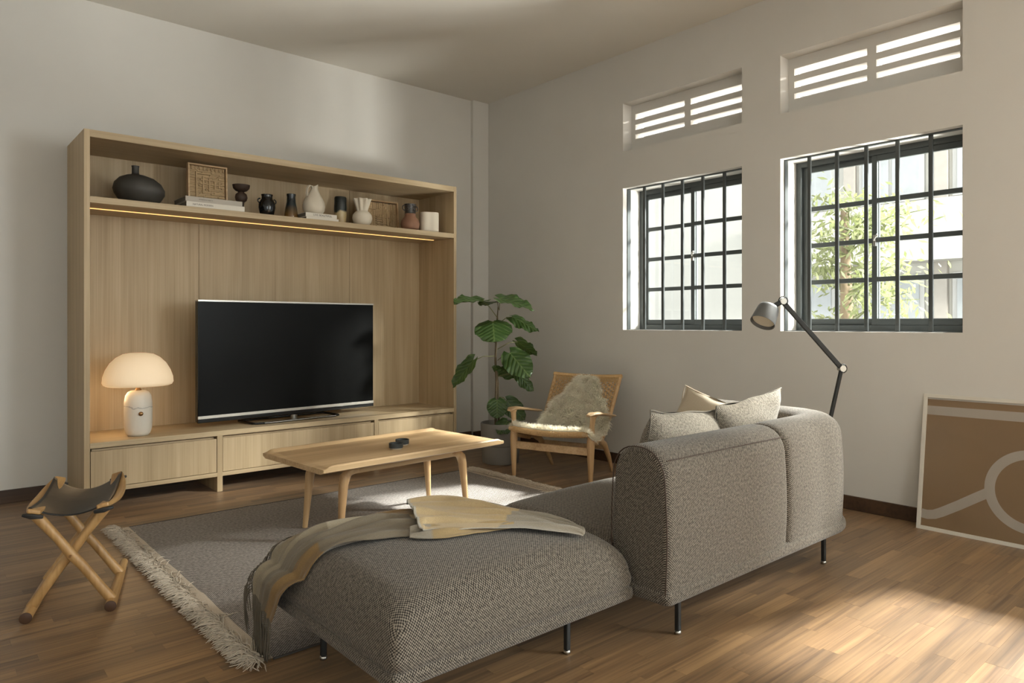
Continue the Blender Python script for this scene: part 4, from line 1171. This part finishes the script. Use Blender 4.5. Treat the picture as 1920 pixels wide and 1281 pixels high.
for k in range(13):
    yy = lerp(-.300, .300, k / 12); q = b1 + bn * (-.022 * (1 - (yy / .3) ** 2) + .002); pts.append((q.x, yy, q.z + .004))
tr_.tube(pts, .016, 12); tr_.build('top_rail', M['cord'], ch, smooth=True, angle=60)

# sheepskin over back and seat
sk = empty('sheepskin', (3.76, 3.76, 0), math.atan2(fdir.y, fdir.x)); tag(sk, 'thick cream sheepskin draped over the armchair back and seat', 'sheepskin')
def skin(u, v):
    """u 0 = top of the back .. 1 = front edge of the seat; v across"""
    q = v * 2 - 1
    hwd = interp([0, .05, .16, .34, .5, .62, .72, .86, .95, 1.0], [.05, .095, .145, .235, .295, .25, .25, .325, .335, .30], u)
    hwd *= 1 + .06 * noise.noise(Vector((u * 8, 3 if q > 0 else 8, 0)))
    y = q * hwd + .01
    if u < .55:
        t = 1 - u / .55; c = b0.lerp(b1, t * .98 + .0); p = c + bn * (.018 - .020 * (1 - min(1, abs(y / .29)) ** 2)); return Vector((p.x + .0, y, p.z))
    t = (u - .55) / .45; x = lerp(-.165, .235, t)
    z = spt(max(-.13, x)) + .026 - .014 * (1 - min(1, abs(y) / .3) ** 2) + (.0 if abs(y) < .30 else -(abs(y) - .30) * 1.2)
    return Vector((x, y, z))
mb = MB(); mb.grid(lambda u, v: skin(u, v), 60, 40)
sko = mb.build('hide', M['fur'], sk, smooth=True, recalc=False)
md = sko.modifiers.new('t', 'SOLIDIFY'); md.thickness = .006
fm = MB(); rnd = random.Random(9)
def fur(P0, nrm, flow, L, w):
    d = (nrm * rnd.uniform(.7, 1.2) + flow * .7 + Vector((rnd.gauss(0, .35), rnd.gauss(0, .35), rnd.gauss(0, .35)))).normalized()
    s = d.cross(Vector((rnd.gauss(0, 1), rnd.gauss(0, 1), rnd.gauss(0, 1)))).normalized() * w
    p1 = P0 + d * L * .55; p2 = P0 + d * L * .9 + flow * L * .35 + Vector((0, 0, -.006))
    fm.add([P0 - s, P0 + s, p1 + s * .8, p1 - s * .8, p2], [(0, 1, 2, 3), (3, 2, 4)])
for k in range(34000):
    u = rnd.random(); v = rnd.random()
    if rnd.random() < .12: v = rnd.choice((rnd.random() * .03, 1 - rnd.random() * .03))
    p = skin(u, v); e = .01
    du = skin(min(1, u + e), v) - skin(max(0, u - e), v); dv = skin(u, min(1, v + e)) - skin(u, max(0, v - e))
    n = dv.cross(du); n = n.normalized() if n.length > 1e-9 else Vector((0, 0, 1))
    if n.x * .5 + n.z < 0: n = -n
    fl_ = du.normalized() * .5 if du.length > 1e-9 else Vector((0, 0, -1))
    edge = Vector((0, math.copysign(1, v - .5), 0)) * (max(0, abs(v - .5) * 2 - .8) * 3)
    clump = Vector(noise.noise_vector(p * 28)) * .9
    fur(p, n, fl_ * .6 + edge + clump, rnd.uniform(.034, .058), .0017)
tag(fm.build('wool', M['fur'], sk, recalc=False), kind='stuff')

# ================================================================ PLANT
PX, PY = 3.742, 4.458
pl_ = empty('potted_plant', (PX, PY, 0)); tag(pl_, 'tall umbrella fig with large leaves in a grey pot in the corner', 'plant')
MB().lathe([(.140, 0), (.150, .003), (.160, .145), (.158, .149), (.163, .153), (.167, .325), (.164, .330), (.157, .330), (.152, .28)], 48).build('pot', M['pot'], pl_, smooth=True, angle=40)
MB().lathe([(.153, .280), (.10, .292), (.02, .295)], 32).build('soil', M['soil'], pl_, smooth=True)
Rv = Vector((C_, -S_, 0)); Fv = Vector((S_, C_, 0))
W0 = PX * S_ + PY * C_
def at_px(px, py, dw=0.0):
    """plant-local point for a spot seen in the photograph, dw metres nearer/farther than the stem"""
    w = W0 + dw
    return Fv * w + Rv * (px - 960) / 1316 * w + Vector((0, 0, 1.15 - (py - 606.5) / 1316 * w)) - Vector((PX, PY, 0))
stem = [at_px(930, 800), at_px(929, 760, -.01), at_px(931, 715), at_px(929, 680), at_px(930, 640), at_px(932, 600), at_px(934, 575)]
MB().tube([stem[0] - Vector((0, 0, .06))] + stem, [.012, .0115, .010, .010, .009, .008, .006, .004], 10).build('trunk', M['stem'], pl_, smooth=True)
MB().tube([at_px(936, 800), at_px(934, 760), at_px(934, 720), at_px(932, 690)], [.007, .007, .006, .004], 8).build('trunk', M['stem'], pl_, smooth=True)
def make_leaf(base, tip, wid, nrm, fold=.15, curl=.15, origin=None, stem_from=None, seed=0):
    base = Vector(base); tip = Vector(tip); ax = tip - base; L = ax.length; ax.normalize()
    n = Vector(nrm); n = (n - ax * n.dot(ax)).normalized(); sd_ = ax.cross(n)
    mb = MB(); nu, nv = 22, 16
    def hw_(t): return wid / 2 * (max(0, math.sin(PI * (t ** .72 * .97 + .03))) ** .62) * (1 if t < .9 else max(0, (1 - t) / .1) ** .6 * 1.0 + .0)
    def P(u, v):
        q = v * 2 - 1; h = hw_(u); back = .16 * L * abs(q) ** 1.5 * max(0, 1 - u * 3.5)
        wv_ = .010 * math.sin(u * 16 + seed) * q * q
        return base + ax * (u * L - back) + sd_ * q * h + n * (fold * h * abs(q) ** 1.3 - curl * L * u * u + wv_ + .012 * math.cos(u * 2 * PI * 6.5 - abs(q) * 4) * (abs(q) * .35))
    mb.grid(P, nu, nv, uvfn=lambda u, v: ((v * 2 - 1) * hw_(u) / (wid / 2) * .5, u))
    o = mb.build('leaf', M['leaf'], pl_, smooth=True)
    if stem_from is not None:
        a = Vector(stem_from); b_ = base + ax * .01; mid_ = a.lerp(b_, .55) + Vector((0, 0, .02))
        MB().tube([a, mid_, b_], [.0035, .003, .0028], 6).build('leaf_stalk', M['stalk'], o, smooth=True)
    return o
TC = -Fv  # towards camera
up = Vector((0, 0, 1))
g = at_px
make_leaf(g(905, 564, -.02), g(852, 563, -.22), .26, up + TC * .25, .2, .10, stem_from=g(934, 598), seed=1)
make_leaf(g(936, 560, -.05), g(1003, 574, -.08), .30, up * 1 + TC * .30, .12, .12, stem_from=g(936, 582), seed=2)
make_leaf(g(932, 566, .02), g(905, 570, .22), .24, up + TC * .1, .1, .05, stem_from=g(935, 580), seed=3)
make_leaf(g(924, 603, -.06), g(927, 641, -.24), .31, TC * 1 + up * .9, -.10, .05, stem_from=g(932, 607), seed=4)
make_leaf(g(960, 594, .0), g(1011, 620, -.12), .15, up * .8 + TC * .7 + Rv * .3, -.2, .05, stem_from=g(933, 608), seed=5)
make_leaf(g(969, 640, .05), g(1007, 668, .10), .13, up * .8 - TC * .6, .2, .0, stem_from=g(933, 655), seed=6)
make_leaf(g(888, 675, -.04), g(848, 727, -.05), .15, TC * .9 - Rv * .8 + up * .1, .3, .02, stem_from=g(930, 668), seed=7)
make_leaf(g(956, 662, -.03), g(994, 706, -.16), .24, TC * 1.1 + up * .5 + Rv * .1, -.08, .05, stem_from=g(933, 676), seed=8)
make_leaf(g(970, 700, .02), g(922, 692, -.04), .15, TC * .6 - up * .5, .2, .1, stem_from=g(932, 688), seed=9)
make_leaf(g(971, 702, .0), g(1001, 733, -.06), .11, TC * .5 + up * .8 - Rv * .3, -.3, .05, stem_from=g(934, 706), seed=10)
make_leaf(g(932, 750, -.06), g(932, 786, -.13), .17, TC * 1.2 + up * .25, -.1, .0, stem_from=g(932, 760), seed=11)
make_leaf(g(950, 752, .10), g(985, 788, .10), .17, TC * .8 + up * .4, -.1, .05, stem_from=g(934, 745), seed=12)
make_leaf(g(952, 790, -.10), g(934, 812, -.20), .15, TC + up * .8, -.1, .1, stem_from=g(936, 788), seed=13)

# ================================================================ FLOOR LAMP
WL = 4.1
def lp(px, py, dw=0.0):
    w = WL + dw
    return Fv * w + Rv * (px - 960) / 1316 * w + Vector((0, 0, 1.15 - (py - 606.5) / 1316 * w))
bpos = lp(1515, 606.5); bpos.z = 0
fl2 = empty('floor_lamp', bpos); tag(fl2, 'dark grey articulated floor lamp bending over behind the sofa', 'lamp')
q = lambda p: p - bpos
J1, J2 = q(lp(1467, 565)), q(lp(1578, 691))
MB().lathe([(.14, 0), (.14, .008), (.135, .012), (.02, .013), (.014, .04)], 40).build('base', M['dark'], fl2, smooth=True, angle=40)
MB().tube([Vector((0, 0, .012)), J2], [.0125, .0125], 8).build('lower_arm', M['dark'], fl2, smooth=True, angle=50)
MB().bar([J2, J1], .026, .020, up=Fv).build('upper_arm', M['dark'], fl2, bevel=.003)
for J in (J1, J2):
    MB().tube([J - Fv * .022, J + Fv * .022], .018, 20).build('joint', M['steel'], fl2, smooth=True, angle=50)
def ringpts(c, r_, a0_, a1_, n=16): return [c + Rv * r_ * math.cos(lerp(a0_, a1_, k / n)) + up * r_ * math.sin(lerp(a0_, a1_, k / n)) - Fv * .012 for k in range(n + 1)]
MB().tube(ringpts(J1, .027, -.9, PI), .003, 6).build('cable', M['black'], fl2, smooth=True)
MB().tube(ringpts(J2, .025, -1.4, 2.0), .003, 6).build('cable', M['black'], fl2, smooth=True)
# lamp head: cup pointing down-left
H0 = q(lp(1453, 573)); hd = (q(lp(1427, 601)) - q(lp(1441, 577))); hd = (hd.normalized() + TC * .38).normalized()
MB().tube([J1, H0], [.015, .015], 12).build('neck', M['dark'], fl2, smooth=True, angle=50)
hc = q(lp(1443, 574))
hm = MB().lathe([(.012, -.004), (.040, .0), (.056, .010), (.061, .025), (.071, .122), (.069, .122), (.059, .03), (.05, .015)], 40).build('lamp_shade', plain('lamp_shade_paint', (98, 98, 96), .5), fl2, smooth=True, angle=60)
hm.rotation_euler = hd.to_track_quat('Z', 'Y').to_euler(); hm.location = hc
df = MB().lathe([(.001, .100), (.063, .100), (.063, .104), (.001, .104)], 32).build('diffuser', M['cream'], hm, smooth=True, angle=40)

# ================================================================ LEANING FRAMED PRINT
TH_ = math.atan2(.12, .75)
pf_ = empty('framed_print', (4.305, 1.495, 0)); tag(pf_, 'large white framed tan print with pale looping lines leaning against the wall', 'picture')
# local: x = along the wall (towards -Y), z = up the picture, y = away from the room
pf_.matrix_world = Matrix.Translation((4.305, 1.495, 0)) @ (Matrix(((0, math.cos(TH_), math.sin(TH_)), (-1, 0, 0), (0, -math.sin(TH_), math.cos(TH_)))).to_4x4())
PWI, PHI = 1.06, .757
f = MB(); t = .020
f.box(0, PWI, 0, .022, 0, t); f.box(0, PWI, 0, .022, PHI - t, PHI); f.box(0, t, 0, .022, t, PHI - t); f.box(PWI - t, PWI, 0, .022, t, PHI - t)
f.build('frame', M['whiteframe'], pf_, bevel=.001)
MB().box(t, PWI - t, .010, .018, t, PHI - t).build('print_sheet', M['paper'], pf_)
pr_ = MB()
ydep = [.0099]
def strip(pts, w):
    ydep[0] -= .0002
    ps = [Vector((p[0], 0, p[1])) for p in pts]; vs = []
    for i, p in enumerate(ps):
        tt = (ps[min(i + 1, len(ps) - 1)] - ps[max(i - 1, 0)]).normalized(); n = Vector((-tt.z, 0, tt.x)) * w / 2
        vs += [p + n + Vector((0, ydep[0], 0)), p - n + Vector((0, ydep[0], 0))]
    pr_.add(vs, [(2 * i, 2 * i + 1, 2 * i + 3, 2 * i + 2) for i in range(len(ps) - 1)])
strip([(t, .666), (PWI - t, .672)], .050)
rc = (.530, .289); rr = .190
strip([(rc[0] + rr * math.cos(2 * PI * k / 64), rc[1] + rr * math.sin(2 * PI * k / 64)) for k in range(65)], .048)
strip([(t, .087), (.05, .084), (.085, .091), (.12, .110), (.20, .162), (.28, .218), (.345, .262)], .050)
strip([(PWI - t, .087), (PWI - .085, .091), (PWI - .12, .110), (PWI - .20, .162), (.715, .262)], .050)
pr_.build('printed_lines', M['ink'], pf_, recalc=False)
gl_ = MB().box(t, PWI - t, .0060, .0075, t, PHI - t).build('glazing', glassmat('picture_glass', (.97, .97, .97, 1)), pf_)

# ================================================================ OUTSIDE
gd = MB().box(4.9, 40, -25, 45, -3.7, -3.5).build('street_ground', M['road']); tag(gd, 'pale paved street outside far below the windows', 'ground'); gd['kind'] = 'structure'
bd = empty('apartment_building', (14, 10, -3.5)); tag(bd, 'pale rendered apartment building across the street seen through the windows', 'building')
bw = MB(); bw.box(0, 6, -7.5, 16, 0, 14); bw.build('wall', M['bld'], bd)
for zf in (3.0, 5.75, 8.6):
    bw = MB().box(-.6, 0, -7.5, -2.3, zf, zf + 1.05).build('parapet', M['bld'], bd)
for zf in (4.2, 7.0, 9.8):
    for k in range(3):
        y = -6.9 + k * 1.6
        w = MB().box(-.06, .0, y, y + 1.15, zf - .1, zf + 1.35).build('window', M['bldgrey'], bd)
        MB().box(-.09, -.06, y + .08, y + .54, zf, zf + 1.25).build('pane', M['bldwin'], w); MB().box(-.09, -.06, y + .61, y + 1.07, zf, zf + 1.25).build('pane', M['bldwin'], w)
        MB().box(-.12, 0, y + 1.22, y + 1.42, zf - .2, zf + 1.6).build('shutter', M['bldwood'], bd)
for k in range(2):
    y = -6.7 + k * 2.2; w = MB().box(-.06, 0, y, y + 1.5, .6, 2.4).build('window', M['bldgrey'], bd); MB().box(-.09, -.06, y + .1, y + 1.4, .7, 2.3).build('pane', M['bldwin'], w)
tr = empty('street_tree', (8.2, 3.55, -3.5)); tag(tr, 'feathery pale green tree outside the nearer window', 'tree')
MB().tube([(0, 0, 0), (.05, .03, 2), (-.02, .0, 4), (.1, .1, 6)], [.14, .12, .09, .04], 10).build('trunk', M['bark'], tr, smooth=True)
lm = MB(); rnd = random.Random(21)
for k in range(60):
    a = rnd.uniform(0, 2 * PI); z0 = rnd.uniform(3.0, 6.2); R_ = rnd.uniform(.5, 1.1) * (1 - abs(z0 - 4.6) * .15)
    base = Vector((0, 0, z0)); d = Vector((math.cos(a), math.sin(a), rnd.uniform(-.1, .5))); pts = [base, base + d * R_ * .5 + Vector((0, 0, .1)), base + d * R_]
    MBt = lm
    lm.tube(pts, [.012, .008, .004], 4, cap=False)
    for j in range(60):
        t = rnd.uniform(.25, 1.05); p = base + d * R_ * t + Vector((rnd.gauss(0, .12), rnd.gauss(0, .12), rnd.gauss(0, .10)))
        l = Vector((rnd.gauss(0, .6), rnd.gauss(0, .6), rnd.gauss(-.5, .4))).normalized() * rnd.uniform(.08, .16); s = l.cross(Vector((rnd.gauss(0, 1), rnd.gauss(0, 1), rnd.gauss(0, 1)))).normalized() * .018
        lm.add([p, p + l * .5 + s, p + l, p + l * .5 - s], [(0, 1, 2, 3)])
tag(lm.build('foliage', M['foliage'], tr, recalc=False), kind='stuff')
